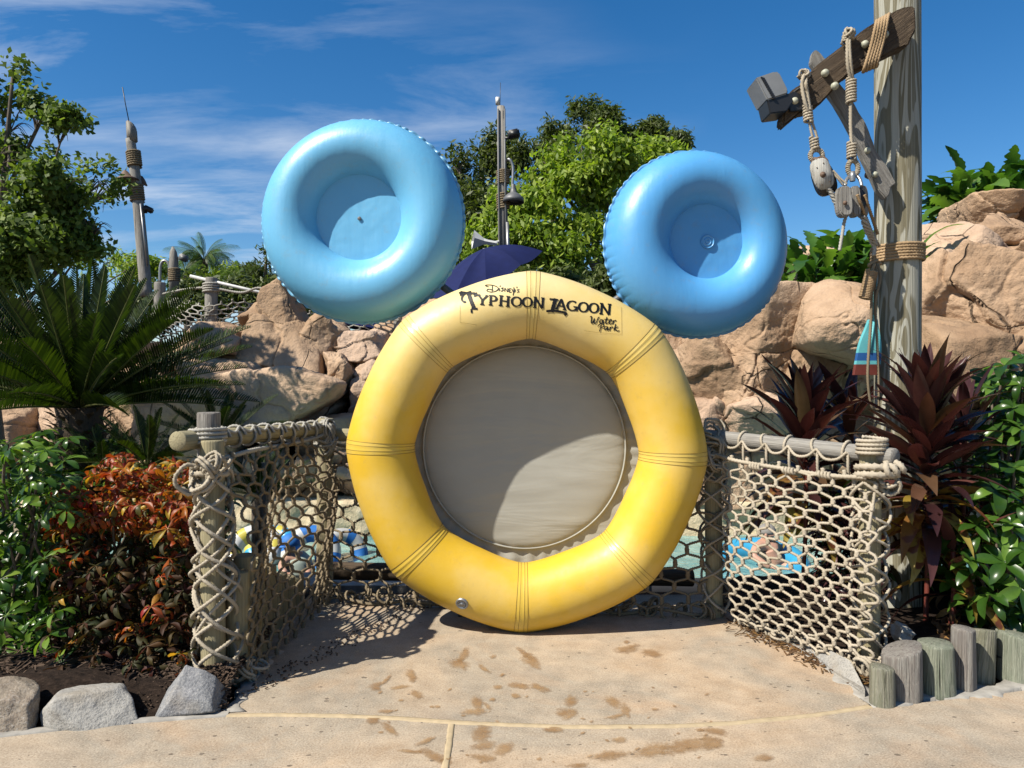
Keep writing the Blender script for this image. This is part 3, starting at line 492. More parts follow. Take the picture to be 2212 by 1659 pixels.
for a in [
    (1455, 640, 1765, 905, 10.8, 2.2, 51, rk, dict(sub=7, blocks=12, jit=(.74, .98))), (1440, 715, 1640, 880, 10.6, 1.6, 52, rd, dict(sub=6, rough=.09)), (1455, 850, 1640, 965, 10.5, 1.6, 53, rp_, {}), (1552, 836, 1725, 945, 10.1, 1.4, 54, rp_, {}),
    (1705, 605, 1935, 788, 9.6, 2.0, 55, rk, dict(sub=7, blocks=0, jit=(.8, 1.0), rough=.05, tilt=.22, p=9)), (1690, 530, 1800, 660, 12.0, 1.5, 56, rp_, {}), (1640, 760, 1800, 900, 10.4, 1.6, 57, rd, {}), (1760, 765, 1900, 860, 10.3, 1.2, 58, rp_, {}),
    (1830, 760, 2010, 900, 10.2, 1.4, 59, rk, {}), (1930, 485, 2120, 610, 12.0, 2.4, 60, rp_, dict(sub=6)), (2010, 470, 2240, 560, 12.3, 2.2, 61, rk, dict(tilt=.1)), (2060, 418, 2200, 520, 13.2, 2.2, 62, rk, {}), (2150, 428, 2420, 560, 13.0, 2.6, 63, rk, dict(sub=6, blocks=12)),
    (1950, 545, 2230, 690, 11.4, 2.2, 64, rp_, dict(sub=6, tilt=.12)), (2110, 520, 2420, 680, 11.6, 2.2, 65, rk, dict(sub=6, tilt=.1)), (1920, 570, 2290, 800, 10.6, 2.4, 66, rk, dict(sub=7, blocks=10, tilt=.30, jit=(.7, .98))), (2080, 610, 2460, 780, 10.9, 2.2, 67, rp_, dict(sub=6, tilt=.22)),
    (1940, 690, 2260, 900, 10.0, 1.8, 68, rd, dict(sub=6)), (2170, 720, 2480, 920, 10.0, 1.8, 69, rk, dict(sub=6)), (1440, 930, 1620, 1090, 10.7, 1.1, 70, rk, {}), (1590, 930, 1760, 1090, 10.7, 1.1, 71, rd, {}), (1730, 870, 1960, 1090, 10.6, 1.3, 72, rk, {}), (1330, 700, 1500, 1100, 11.3, 1.6, 73, rk, {}), (2380, 440, 2750, 800, 12, 3, 74, rk, {}), (2000, 860, 2400, 1100, 9.8, 1.4, 75, rd, {})]:
    kw = dict(a[8]); rock_d('boulder', *a[:8], rr_, **kw)
# edging stones at the front left
rock_d('edging_stone', -50, 1474, 90, 1598, 3.50, .30, 81, M['sandstone'], sub=6, blocks=0, crack=.01, rough=.05, p=28, tag_=dict(label='rough tan edging stone with a ledge at the far left front corner', cat='stone'))
rock_d('edging_stone', 72, 1484, 308, 1588, 3.56, .30, 86, M['granite_pale'], sub=6, blocks=0, crack=.01, rough=.035, planes=9, p=28, tag_=dict(label='pale grey edging stone between the tan stone and the dark grey stone', cat='stone'))
rock_d('edging_stone', 292, 1434, 512, 1566, 3.66, .30, 83, M['granite'], sub=6, blocks=0, crack=.01, rough=.03, planes=9, p=30, taper=.58, lean=(.16, 0), tag_=dict(label='dark grey angular edging stone at the foot of the left rope post', cat='stone'))
fs = MB(); addbm(fs, (lambda b_: (bmesh.ops.bevel(b_, geom=b_.edges[:], offset=.008, segments=2, affect='EDGES'), b_)[1])((lambda: (lambda b_, P_: (b_.faces.new([b_.verts.new(p) for p in P_]), [bmesh.ops.translate(b_, vec=(0, 0, -.10), verts=[v for v in bmesh.ops.extrude_face_region(b_, geom=b_.faces[:])['geom'] if isinstance(v, bmesh.types.BMVert)])], bmesh.ops.recalc_face_normals(b_, faces=b_.faces), b_)[3])(bmesh.new(), [G(1722, 1386, .012), G(1800, 1452, .010), G(1862, 1494, .012), G(1870, 1488, .05), G(1838, 1425, .10), G(1790, 1400, .08)]))()))
fs.obj('flat_stone', M['granite_pale'], smooth=False, label='flat grey sloping stone wedged under the right net', cat='stone')
rock_d('white_rock', 1926, 1342, 1968, 1392, 4.22, .12, 85, M['quartz'], sub=4, rough=.06, tag_=dict(label='small white rock on the dark mulch behind the log stumps', cat='rock'))
# ------------------------------------------------------------------ logs
def logmesh(name, L, r0, r1, mat, seed=0, n=20, m=14, top_tilt=0, wob=.03, round_end=.012, ends=None):
    g = np.random.default_rng(seed); z = np.r_[0, .004, np.linspace(.01, L-round_end, m), L-round_end*.4, L]; rr = np.interp(z, [0, L], [r0, r1]); rr = rr*np.r_[.93, .98, np.ones(m), .985, .93]
    a = np.arange(n)*2*math.pi/n; V = []
    for q, (zz_, r_) in enumerate(zip(z, rr)):
        u = np.stack([np.cos(a)*1.1, np.sin(a)*1.1, np.full(n, zz_*1.2)], 1); k = r_*(1+wob*fbm(u+seed*5.3, seed, 3)*2)
        V.append(np.stack([k*np.cos(a), k*np.sin(a), zz_+(top_tilt*k*np.cos(a)*(zz_/L)**6)], 1))
    V = np.concatenate(V); M_ = len(z); i = np.arange(M_-1)[:, None]*n; j = np.arange(n)[None]; F = np.stack([i+j, i+(j+1) % n, i+n+(j+1) % n, i+n+j], -1).reshape(-1, 4)
    V = np.vstack([V, [0, 0, 0], [0, 0, L]]); k = np.arange(n); b = (M_-1)*n; c = len(V)-2
    return mk_mesh(name, V, [F, np.stack([np.full(n, c), (k+1) % n, k], -1), np.stack([np.full(n, c+1), b+k, b+(k+1) % n], -1)], mat)
def log(name, p0, p1, r0, r1, mat, parent=None, seed=0, **kw):
    p0, p1 = Vector(p0), Vector(p1); tagd = {k: kw.pop(k) for k in ('label', 'cat', 'group', 'kind') if k in kw}
    me = logmesh(name, (p1-p0).length, r0, r1, mat, seed, **kw); Mx = Matrix.Translation(p0) @ (p1-p0).to_track_quat('Z', 'Y').to_matrix().to_4x4()
    return link(name, me, parent, mat4=Mx, **tagd)
sg = 'log stumps edging the right planting bed'
for q, (x0, x1, yt, yb, D, m_, lab, tt) in enumerate([
    (1880, 1931, 1440, 1524, 3.70, 'stump', 'shortest mossy log stump, leftmost in the edging row', .1), (1908, 1990, 1400, 1514, 3.80, 'stump_purple', 'wide silvery log stump with a slanting top beside the shortest stump', -.35),
    (1985, 2060, 1388, 1506, 3.86, 'stump_green', 'wide greenish knotty log stump in the middle of the edging row', 0), (2056, 2108, 1356, 1502, 3.90, 'stump_purple', 'tall thin grey log stump right of the green knotty one', .1),
    (2094, 2142, 1360, 1494, 4.02, 'stump', 'tall thin log stump tucked behind its taller neighbour', -.2), (2140, 2195, 1358, 1470, 4.16, 'stump', 'short broken log stump second from the right edge', -.3), (2160, 2250, 1372, 1490, 4.03, 'stump_green', 'pale green wide log stump at the right edge of the photo', .2)]):
    b = W((x0+x1)/2, yb, D); r = (x1-x0)/2*D/F_; t = W((x0+x1)/2, yt, D); b.z = -.02
    log('log_stump', b, (t.x+(.02 if q == 4 else 0), t.y, t.z), r*1.03, r*.95, M[m_], seed=q+3, label=lab, cat='log', group=sg, n=32, top_tilt=tt, wob=.09)
# ------------------------------------------------------------------ rope net fences
def net(mb, surf, ncol, nrow, r, us=0.0, knot=True, seed=0, jit=.12, mi=0, skipbot=0, ksize=1.55):
    """ropes hang down the surface and are knotted to their neighbours in turn; surf(u, v) -> (n, 3)"""
    g = np.random.default_rng(seed)
    ju = g.normal(0, jit, (ncol+2, nrow+2)); jv = g.normal(0, jit, (ncol+2, nrow+2)); kn = []
    for k in range(ncol+1):
        pts = []
        for j in range(nrow+1):
            right = (k+j) % 2 == 0; kk = k if right else k-1           # joint index between rope kk and kk+1
            e = .07 if right else -.07
            uc = kk+.5+ju[kk+1, j]; vc = j+jv[kk+1, j]; uc += us*(nrow-j)
            for dvv in (-.31, .31): pts.append((uc-e*(1 if dvv < 0 else -.2), vc+dvv))
            if right and k < ncol: kn.append((uc, vc))
        U = np.array(pts); uu = U[:, 0]/ncol; ok = (uu > -.08) & (uu < 1.08); P = surf(uu, U[:, 1]/nrow); P = P[ok]
        if len(P) > 3: rope(mb, spline(P, 4), r, mi=mi)
    if knot:
        for uc, vc in kn:
            uu = uc/ncol
            if not -.05 < uu < 1.05: continue
            P = surf(np.array([uu, uu, uu]), np.array([vc-.3, vc, vc+.3])/nrow); d = P[2]-P[0]; L = np.linalg.norm(d); P = P[1]+np.outer([-.5, 0, .5], d/L*min(L*1.1, r*7.5)); rope(mb, spline(P, 3), r*ksize, pitch=r*2.4, mi=mi)
def coil(mb, c, axis, rad, r, turns, seed=0, mi=0, spread=None, jit=.0):
    axis = Vector(axis).normalized(); a = axis.orthogonal().normalized(); b = axis.cross(a); n = int(turns*18); h = (spread or 2.1*r*turns); g = np.random.default_rng(seed)
    P = [Vector(c)+axis*(h*(i/n-.5))+(a*math.cos(i*2*math.pi/18)+b*math.sin(i*2*math.pi/18))*(rad*(1+jit*g.normal())) for i in range(n+1)]; rope(mb, P, r, mi=mi)
def crisscross(mb, top, bot, rad, r, pitch, mi=0, seed=0, n=4, grow=0):
    """diamond netting pulled round an upright post"""
    top, bot = np.array(top, float), np.array(bot, float); L = np.linalg.norm(top-bot); t = np.linspace(0, 1, int(L/.02))
    for s_ in (1, -1):
        for k in range(n):
            a = s_*(t*L/pitch*2*math.pi)+k*2*math.pi/n+.25*np.sin(t*11+seed+k); rr = rad*(1+.10*np.sin(t*17+k*2+seed))+grow*t
            P = top+(bot-top)*t[:, None]+np.stack([np.cos(a)*rr, np.sin(a)*rr, .012*np.sin(t*23+k)], 1); rope(mb, P, r, mi=mi)
def knotball(mb, c, rad, r, seed, n=3, mi=0):
    g = np.random.default_rng(seed)
    for k in range(n):
        ax = Vector(g.normal(size=3)).normalized(); coil(mb, Vector(c)+Vector(g.normal(0, rad*.25, 3)), ax, rad, r, 1.6, seed+k, mi, jit=.06)
RR = .0080
# left fence
A0 = Vector((-1.625, 3.93, 0)); B0 = Vector((-1.395, 5.50, 0))
fl = thing('rope_net_fence', (-1.5, 4.7, 0), 'rope net fence with logs and lashed rail on the left, mostly in shade', 'fence', 'rope net fences round the yellow ring')
log('post', (-1.575, 3.90, -.05), (-1.60, 3.95, 1.30), .064, .060, M['post'], fl, 21, n=22); log('post', (-1.66, 4.06, -.05), (-1.665, 4.06, 1.445), .066, .062, M['stump_purple'], fl, 22, n=22)
log('post', (-1.395, 5.50, -.1), (-1.385, 5.50, 1.345), .062, .058, M['post'], fl, 23)
log('rail', (-1.735, 3.83, 1.305), (-1.40, 5.42, 1.27), .052, .045, M['post'], fl, 24)
mb = MB()
coil(mb, (-1.655, 4.02, 1.315), (0, .05, 1), .092, .0105, 4, 1, jit=.02)
for q in range(9):
    t = .12+q*.098; p = Vector((-1.735, 3.83, 1.305)).lerp(Vector((-1.40, 5.42, 1.27)), t); coil(mb, p, (.2, 1, .15*(-1)**q), .060, .0092, 1.15, q, spread=.06)
    p2 = Vector((-1.735, 3.83, 1.305)).lerp(Vector((-1.40, 5.42, 1.27)), t+.098)
    rope(mb, spline([p+Vector((.03, 0, .055)), p.lerp(p2, .5)+Vector((.05, 0, .025)), p2+Vector((.03, 0, .055))], 6), .0092)
rope(mb, spline([(-1.55, 3.95, 1.20), (-1.50, 4.3, 1.215), (-1.46, 4.8, 1.205), (-1.40, 5.2, 1.215), (-1.36, 5.45, 1.24)], 8), .014)
for q in range(6): knotball(mb, (-1.375+.02*math.sin(q*2), 5.46, 1.28-.03*q), .075-.003*q, .009, 40+q, 2)
rope(mb, spline([(-1.36, 5.44, 1.30), (-1.45, 5.15, 1.26), (-1.47, 4.95, 1.21), (-1.44, 5.2, 1.22), (-1.34, 5.42, 1.16)], 8), .011)
mb.obj('lashing', M['rope_grey'], fl)
mb = MB()
crisscross(mb, (-1.60, 3.935, 1.20), (-1.56, 3.90, .06), .090, .0105, .46, seed=1, n=3, grow=.02); crisscross(mb, (-1.60, 3.96, 1.15), (-1.565, 3.93, .06), .105, .0095, .62, seed=4, n=2, grow=.02)
knotball(mb, (-1.635, 3.84, 1.13), .075, .011, 5, 3); knotball(mb, (-1.57, 3.84, 1.17), .06, .0095, 8, 3); coil(mb, (-1.60, 3.92, 1.13), (.1, .1, 1), .088, .016, 1.6, 4, jit=.03)
for q in range(5): knotball(mb, (-1.60+.07*q-.08, 3.82+.05*q, .05), .06, .009, 60+q, 2)
mb.obj('post_netting', M['rope'], fl); mb = MB()
def surfL(u, v):
    u = np.asarray(u); v = np.asarray(v); T = np.array([-1.53, 3.98, 1.22])+u[:, None]*np.array([.155, 1.47, 0]); Bm = np.array([-1.40, 3.98, .04])+u[:, None]*np.array([.08, 1.40, .0])
    P = T*(1-v[:, None])+Bm*v[:, None]; P[:, 0] += .055*np.sin(np.pi*v)*np.sin(u*7+v*4)+.03*np.sin(np.pi*v); P[:, 2] -= .03*np.sin(u*np.pi*3)*(1-v)**2; return P
net(mb, surfL, 18, 18, .0088, seed=2, jit=.10)
def surfL2(u, v):
    u = np.asarray(u); v = np.asarray(v); P = np.stack([-1.55+u*.06, 3.96+u*1.5, 1.22-v*1.0], 1); P[:, 0] += .04*np.sin(u*9+v*5); return P
mb.obj('net', M['rope_brown_shade'], fl)  # shade on this net is painted in by the darker rope
log_g = 'short logs standing along the left edge of the paving'
for q, (x, y, zt) in enumerate([(-1.475, 4.03, .58), (-1.485, 4.16, .64), (-1.50, 4.30, .54), (-1.515, 4.44, .56), (-1.53, 4.58, .46), (-1.545, 4.72, .44), (-1.555, 4.86, .34), (-1.56, 5.00, .32), (-1.55, 5.14, .26), (-1.53, 5.28, .22)]):
    lab = ['nearest short upright log behind the left net, by the rope post', 'second short log from the left rope post', 'third short log along the left paving edge', 'fourth short log along the left paving edge', 'fifth short log along the left paving edge', 'sixth short log along the left paving edge', 'seventh short log along the left paving edge', 'eighth short log along the left paving edge', 'ninth short log along the left paving edge', 'last short log before the left corner post'][q]
    log('edging_log', (x-.02, y, -.06), (x-.02, y, zt), .066, .060, M['post'], seed=q+70, label=lab, cat='log', group=log_g)
# back fence behind the ring
fb = thing('rope_net_fence', (0, 5.4, 0), 'rope net fence running behind the big yellow ring', 'fence', 'rope net fences round the yellow ring')
log('rail', (-1.40, 5.56, 1.22), (1.42, 5.22, 1.19), .048, .045, M['post'], fb, 31)
log('lower_beam', (-1.42, 5.78, .14), (1.4, 5.72, .10), .068, .066, M['darkwood'], fb, 32)
mb = MB()
def surfB(u, v):
    u = np.asarray(u); v = np.asarray(v); T = np.array([-1.38, 5.52, 1.17])+u[:, None]*np.array([2.78, -.34, -.02]); Bm = np.array([-1.40, 5.50, .02])+u[:, None]*np.array([2.86, -.36, .0])
    P = T*(1-v[:, None])+Bm*v[:, None]; P[:, 1] -= .10*np.sin(np.pi*v)+.03*np.sin(u*23+v*9)+.10*v**6; P[:, 2] -= .05*(1-v)*np.abs(np.sin(u*np.pi*6)); return P
net(mb, surfB, 30, 12, .0088, seed=3, jit=.06)
g = np.random.default_rng(77)
for q in range(34):
    u = q/33; knotball(mb, (-1.42+2.86*u+g.normal()*.02, 5.42-.36*u+g.normal()*.03, .03+g.uniform(0, .03)), .055, .009, 90+q, 1)
rope(mb, spline([(-1.4+2.86*u, 5.40-.34*u+.03*math.sin(u*40), .025+.015*math.sin(u*31)) for u in np.linspace(0, 1, 24)], 5), .013)
rope(mb, spline([(-1.38+2.78*u, 5.50-.34*u, 1.17-.04*abs(math.sin(u*18))) for u in np.linspace(0, 1, 30)], 4), .012)
mb.obj('net', M['rope_brown_shade'], fb)
# right fence
fr = thing('rope_net_fence', (1.75, 4.6, 0), 'sunlit rope net fence with white corner knots on the right', 'fence', 'rope net fences round the yellow ring')
log('post', (1.985, 4.12, -.06), (2.00, 4.12, 1.27), .060, .056, M['post'], fr, 41, n=22); log('post', (1.405, 5.12, -.1), (1.385, 5.12, 1.26), .060, .057, M['post'], fr, 42)
log('rail', (2.085, 4.02, 1.205), (1.33, 5.20, 1.235), .046, .050, M['greywood'], fr, 43)
mb = MB(); r0, r1 = Vector((2.085, 4.02, 1.205)), Vector((1.33, 5.20, 1.235)); ax = (r1-r0)
coil(mb, (1.995, 4.10, 1.255), (.03, 0, 1), .075, .0105, 4.2, 1, jit=.015)
ts = [.20, .34, .48, .60, .73, .85]
for q, t in enumerate(ts):
    p = r0.lerp(r1, t); coil(mb, p, ax+Vector((0, 0, .35*(-1)**q)), .056, .0092, 1.25, q, spread=.07)
    rope(mb, spline([p+Vector((-.02, -.045, 0)), p+Vector((-.025, -.055, -.07)), p+Vector((-.02, -.05, -.15))], 5), .0092)
    if q < 5:
        p2 = r0.lerp(r1, ts[q+1]); rope(mb, spline([p+Vector((-.03, -.05, .0)), p.lerp(p2, .3)+Vector((-.035, -.055, -.045)), p.lerp(p2, .7)+Vector((-.035, -.055, -.05)), p2+Vector((-.03, -.05, 0))], 6), .0092)
rope(mb, spline([Vector((1.93, 4.03, 1.09)), Vector((1.80, 4.26, 1.075)), Vector((1.64, 4.53, 1.085)), Vector((1.46, 4.82, 1.10)), Vector((1.36, 5.02, 1.13))], 8), .0135)
for q in range(3): coil(mb, Vector((1.80-.13*q, 4.25+.21*q, 1.077)), ax, .014, .010, 4, 3+q)
coil(mb, (1.995, 4.085, 1.115), (.15, .1, 1), .082, .020, 2.1, 4, jit=.02); knotball(mb, (2.05, 4.02, 1.14), .035, .018, 3, 2); knotball(mb, (2.06, 4.04, 1.06), .05, .011, 6, 2)
for q in range(6): knotball(mb, (1.37+.02*math.sin(q*3), 5.04, 1.28-.05*q), .075, .009, 120+q, 2)
mb.obj('lashing', M['rope'], fr)
mb = MB()
def surfR(u, v):
    u = np.asarray(u); v = np.asarray(v); T = np.array([1.37, 4.98, 1.12])+u[:, None]*np.array([.585, -.93, -.03]); Bm = np.array([1.50, 4.88, .035])+u[:, None]*np.array([.44, -.86, -.0])
    P = T*(1-v[:, None])+Bm*v[:, None]; P[:, 0] += (-.05*np.sin(np.pi*v)+.018*np.sin(u*8+v*5)); P[:, 1] -= .05*np.sin(np.pi*v)+.02*np.sin(u*11-v*7); return P
net(mb, surfR, 16, 20, .0086, us=.06, seed=6, jit=.09)
crisscross(mb, (1.995, 4.12, 1.05), (1.985, 4.12, .05), .095, .0088, .42, seed=3, n=3); crisscross(mb, (1.39, 5.12, 1.15), (1.405, 5.12, .05), .095, .0088, .5, seed=5, n=3)
a, b = G(1600, 1352), G(1885, 1462)
for q in range(16): u = q/15; knotball(mb, (a.x+(b.x-a.x)*u+.02*math.sin(q*5), a.y+(b.y-a.y)*u+.05, .035+.012*math.sin(q*3)), .045, .0086, 150+q, 1)
rope(mb, spline([(a.x+(b.x-a.x)*u+.01*math.sin(u*40), a.y+(b.y-a.y)*u+.04+.02*math.sin(u*33), .03+.015*math.sin(u*27)) for u in np.linspace(0, 1, 20)], 5), .0115)
for q in range(4): knotball(mb, (1.97+.03*q-.03, 4.03, .045), .05, .011, 170+q, 2)
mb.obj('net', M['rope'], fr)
# ------------------------------------------------------------------ inflatable rings
def torus(Co, Ro, Ci, Ri, depth=1.0, poly=0, polyphi=0, nu=256, nv=64, scal=0, nsc=60, seed=0, bulge=.0):
    """ring in the XZ plane facing the camera side (-Y); returns verts, faces"""
    u = np.arange(nu)*2*math.pi/nu; v = np.arange(nv)*2*math.pi/nv; cu, su = np.cos(u), np.sin(u)
    oc = np.array([Co[0], Co[2]]); ic = np.array([Ci[0], Ci[2]]); ko = ki = np.ones(nu); rb = np.ones(nu)
    if poly:
        w = 2*math.pi/poly; ph = (u-polyphi+w/2) % w-w/2   # 0 at the seams
        lin = math.cos(w/2)/np.cos(w/2-np.sqrt(ph*ph+.05**2)+.05); ko = 1-.42*(1-lin); ki = 1-.45*(1-lin)
        ko = ko/ko.mean(); ki = ki/ki.mean(); rb = 1+bulge*(1-np.cos(ph/w*2*math.pi))-.004*np.exp(-(ph/.03)**2)
    O = np.stack([oc[0]+Ro*ko*cu, oc[1]+Ro*ko*su], 1); I = np.stack([ic[0]+Ri*ki*cu, ic[1]+Ri*ki*su], 1); C = (O+I)/2; rad = np.linalg.norm(O-I, axis=1)/2*rb
    d = (O-I); d /= np.linalg.norm(d, axis=1)[:, None]; cv, sv = np.cos(v), np.sin(v)
    rr = rad[:, None]*np.ones(nv)[None]
    if scal:
        th = np.minimum(v, 2*math.pi-v); env = np.exp(-(th/.38)**2); vv = fbm(np.stack([cu*4, su*4, 0*u+seed], 1), seed, 2); ph2 = u*nsc+2.2*vv*3
        rr = rr*(1-scal*env[None]*(np.abs(np.sin(ph2/2))**.6-.4)[:, None]*-1-scal*.6*np.exp(-(th/.12)**2)[None])
    X = C[:, None, 0]+d[:, None, 0]*rr*cv; Z = C[:, None, 1]+d[:, None, 1]*rr*cv; Y = Co[1]-rr*sv*depth
    V = np.stack([X, Y, Z], -1).reshape(-1, 3); i = np.arange(nu)[:, None]*nv; j = np.arange(nv)[None]; i2 = (i+nv) % (nu*nv); F = np.stack([i+j, i2+j, i2+(j+1) % nv, i+(j+1) % nv], -1).reshape(-1, 4)
    return V, F, (C, d, rad)
def yaw(V, c, a):
    V = V-np.array(c); ca, sa = math.cos(a), math.sin(a); return np.stack([V[:, 0]*ca-V[:, 1]*sa, V[:, 0]*sa+V[:, 1]*ca, V[:, 2]], 1)+np.array(c)
YC = W(1138, 972, 4.85); YC.z = 1.160; YR, Yr = 1.158, .722
yt = thing('inflatable_ring', (YC.x, 4.85, 0), 'huge yellow inflatable ring standing upright with black lettering and a beige canvas centre', 'inflatable ring')
PH = R(88); YV, YF, (yc, yd, yrad) = torus(YC, YR, YC, Yr, 1.0, 8, PH, 384, 72, bulge=.012)
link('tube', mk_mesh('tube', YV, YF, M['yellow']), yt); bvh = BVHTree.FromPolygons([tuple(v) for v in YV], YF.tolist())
nu = 384
def crossline(iu, off, du=0.0, v0=0, v1=2*math.pi, n=90):
    """line round the tube at path index iu"""
    iu = iu % nu; i0 = int(math.floor(iu)) % nu; f = iu-math.floor(iu); i1 = (i0+1) % nu
    c = yc[i0]*(1-f)+yc[i1]*f; d = yd[i0]*(1-f)+yd[i1]*f; r = yrad[i0]*(1-f)+yrad[i1]*f; v = np.linspace(v0, v1, n)
    return np.stack([c[0]+d[0]*(r+off)*np.cos(v), YC.y-(r+off)*np.sin(v), c[1]+d[1]*(r+off)*np.cos(v)], 1)
for k in range(8):
    iu = (PH/(2*math.pi)*nu+k*nu/8); mb = MB(); q9 = 1.0 if k in (7, 3) else .3; ws = np.array([-2.5, -2.3, -1.2, -.9, -.6, .6, .9, 1.2, 2.3, 2.5]); hs_ = np.array([.0008, .0009, .0010, .001+.0022*q9, .0010, .0010, .001+.0022*q9, .0010, .0009, .0008])
    L = np.stack([crossline(iu+w_*.95, h_) for w_, h_ in zip(ws, hs_)], 1); m = len(L); V = L.reshape(-1, 3); i = np.arange(m-1)[:, None]*10; j = np.arange(9)[None]
    mb.add(V, np.stack([i+j, i+10+j, i+11+j, i+1+j], -1).reshape(-1, 4)); sm = mb.obj('weld_strip', M['yellow_strip'], yt)
    mb = MB()
    for w_ in (-2.45, -1.0, 1.0, 2.45): mb.add(*tube(crossline(iu+w_*.95+.05*math.sin(k), .0016), .0013, 5, closed=False))
    link('seam_line', mb.mesh('seam_line', M['yellow_seam']), sm)
# canvas centre
def canvas_disc():
    nr, na = 60, 200; rr = np.linspace(0, 1, nr)*(Yr+.115); a = np.arange(na)*2*math.pi/na; Rg, Ag = np.meshgrid(rr, a, indexing='ij'); X = Rg*np.cos(a)[None]; Z = Rg*np.sin(a)[None]
    cx_, cz_ = -.012, .008; q = np.hypot(X-cx_, Z-cz_); rp = .685
    y = np.where(q < rp, .20-.035*np.sqrt(np.clip(1-(q/rp)**6, 0, 1)), .20+.012*smst(rp, rp+.03, q)); Q = np.stack([X*1.1+.3*Z, 0*X, Z*5], -1).reshape(-1, 3)
    y = y+.006*fbm(Q*1.2, 4, 3).reshape(X.shape)+.006*np.where(q > rp, np.sin(Ag*44+3*np.sin(Ag*5)), 0)
    P = np.stack([YC.x+X, YC.y+y, YC.z+Z], -1).reshape(-1, 3); i = np.arange(nr-1)[:, None]*na; j = np.arange(na)[None]; F = np.stack([i+j, i+(j+1) % na, i+na+(j+1) % na, i+na+j], -1).reshape(-1, 4)
    V2 = P+np.array([0, .03, 0]); return np.vstack([P, V2]), np.vstack([F, F[:, ::-1]+len(P)])
link('canvas_panel', mk_mesh('canvas_panel', *canvas_disc(), M['canvas']), yt)
mb = MB(); mb.add(*tube(np.stack([YC.x-.012+.690*np.cos(np.linspace(0, 2*math.pi, 120, False)), np.full(120, YC.y+.195), YC.z+.008+.690*np.sin(np.linspace(0, 2*math.pi, 120, False))], 1), .007, 8, closed=True)); mb.obj('canvas_piping', M['canvas'], yt)
def hit(x, y, off=.003):
    o = Vector((0, 0, 1.6)); d = (W(x, y, 5)-o).normalized(); h = bvh.ray_cast(o, d)
    return (h[0]+h[1]*off*(1 if h[1].dot(d) < 0 else -1), h[1]*(1 if h[1].dot(d) < 0 else -1)) if h[0] is not None else (W(x, y, 4.6), Vector((0, -1, 0)))
# lettering: every glyph is drawn as pen strokes and laid on the tube
def arcp(cx_, cy_, rx, ry, a0, a1, n=14): t = np.radians(np.linspace(a0, a1, n)); return [(cx_+rx*math.cos(q), cy_+ry*math.sin(q)) for q in t]
GL = {
 'T': [[(.52, .0), (.50, .5), (.54, 1)], [(.0, .97), (.5, .93), (1, .99)], [(.0, .99), (.02, .78)], [(1, 1.02), (.97, .80)], [(.32, 0), (.74, .02)]],
 'Y': [[(.05, 1), (.50, .48), (.50, 0)], [(.98, 1), (.52, .48)], [(-.06, .98), (.26, 1)], [(.78, 1), (1.08, .98)], [(.28, 0), (.74, .0)]],
 'P': [[(.24, 0), (.22, 1)], [(.0, .98), (.3, .98)]+arcp(.45, .72, .42, .27, 90, -90)+[(.26, .44)], [(.02, 0), (.5, .0)]],
 'H': [[(.18, 0), (.18, 1)], [(.82, 0), (.82, 1)], [(.18, .52), (.82, .50)], [(0, 1), (.38, .99)], [(0, 0), (.38, .01)], [(.64, 1), (1, .99)], [(.64, 0), (1, .01)]],
 'O': [arcp(.5, .5, .42, .46, 0, 360, 26)],
 'N': [[(.17, 0), (.17, 1)], [(.14, 1), (.84, -.02)], [(.85, 0), (.85, 1)], [(0, 1), (.3, 1)], [(0, 0), (.34, 0)], [(.68, 1), (1, 1)]],
 'L': [[(.42, 0), (.42, 1)], [(.14, 1), (.72, .99)], [(.1, .02), (.5, .0), (.95, .0), (1.0, .22)]],
 'A': [[(.5, 1), (.10, 0)], [(.46, 1), (.52, .98), (.92, 0)], [(.26, .34), (.78, .34)], [(-.04, 0), (.26, 0)], [(.70, 0), (1.06, 0)]],
 'G': [arcp(.52, .5, .44, .47, 48, 330, 24), [(.92, .02), (.92, .42)], [(.62, .42), (1.05, .42)]],
}
prt = MB(); gl_seed = [0]
def stroke(pts, thick, thin, cur=True, boost=1.0, even=False):
    """pts in picture units"""
    P = np.array([(x, y, 0) for x, y in pts], float); P = spline(P, 6) if (cur and len(P) > 2) else P; P = resample(P, .35)[:, :2]; T = np.gradient(P, axis=0); T /= np.linalg.norm(T, axis=1)[:, None]+1e-9
    gl_seed[0] += 1; w = (thin+(thick-thin)*np.abs(T[:, 1])**1.3) if not even else np.full(len(P), thick)
    w = w*boost*(1+.16*vnoise(np.c_[P*.55, np.full(len(P), gl_seed[0]*3.3)], 5)); N = np.stack([-T[:, 1], T[:, 0]], 1); Lp = P+N*w[:, None]/2; Rp = P-N*w[:, None]/2; V = []
    ex0 = P[0]-T[0]*.3; ex1 = P[-1]+T[-1]*.3
    for a, b in zip(Lp, Rp):
        for s_ in (a, (a+b)/2, b): V.append(tuple(hit(s_[0], s_[1], .0035)[0]))
    m = len(P); i = np.arange(m-1)[:, None]*3; j = np.arange(2)[None]; prt.add(V, np.stack([i+j, i+3+j, i+4+j, i+1+j], -1).reshape(-1, 4))
def glyph(ch, x0, y0, x1, y1, slope=.11, thick=5.2, thin=2.3, lean=-.06):
    for s_ in GL[ch]:
        pts = [(x0+(x1-x0)*(p[0]+lean*p[1]*-1), y1-(y1-y0)*p[1]+slope*(x1-x0)*(p[0]-.5)) for p in s_]; stroke(pts, thick, thin, cur=len(s_) > 3)
glyph('T', 1008, 632, 1040, 667, .10, 9, 4.0, .42)
stroke([(1018, 630), (1006, 634), (999, 641), (998, 648), (1003, 653), (1006, 651)], 4.2, 2.6); stroke([(1018, 668), (1019, 676)], 4, 3)
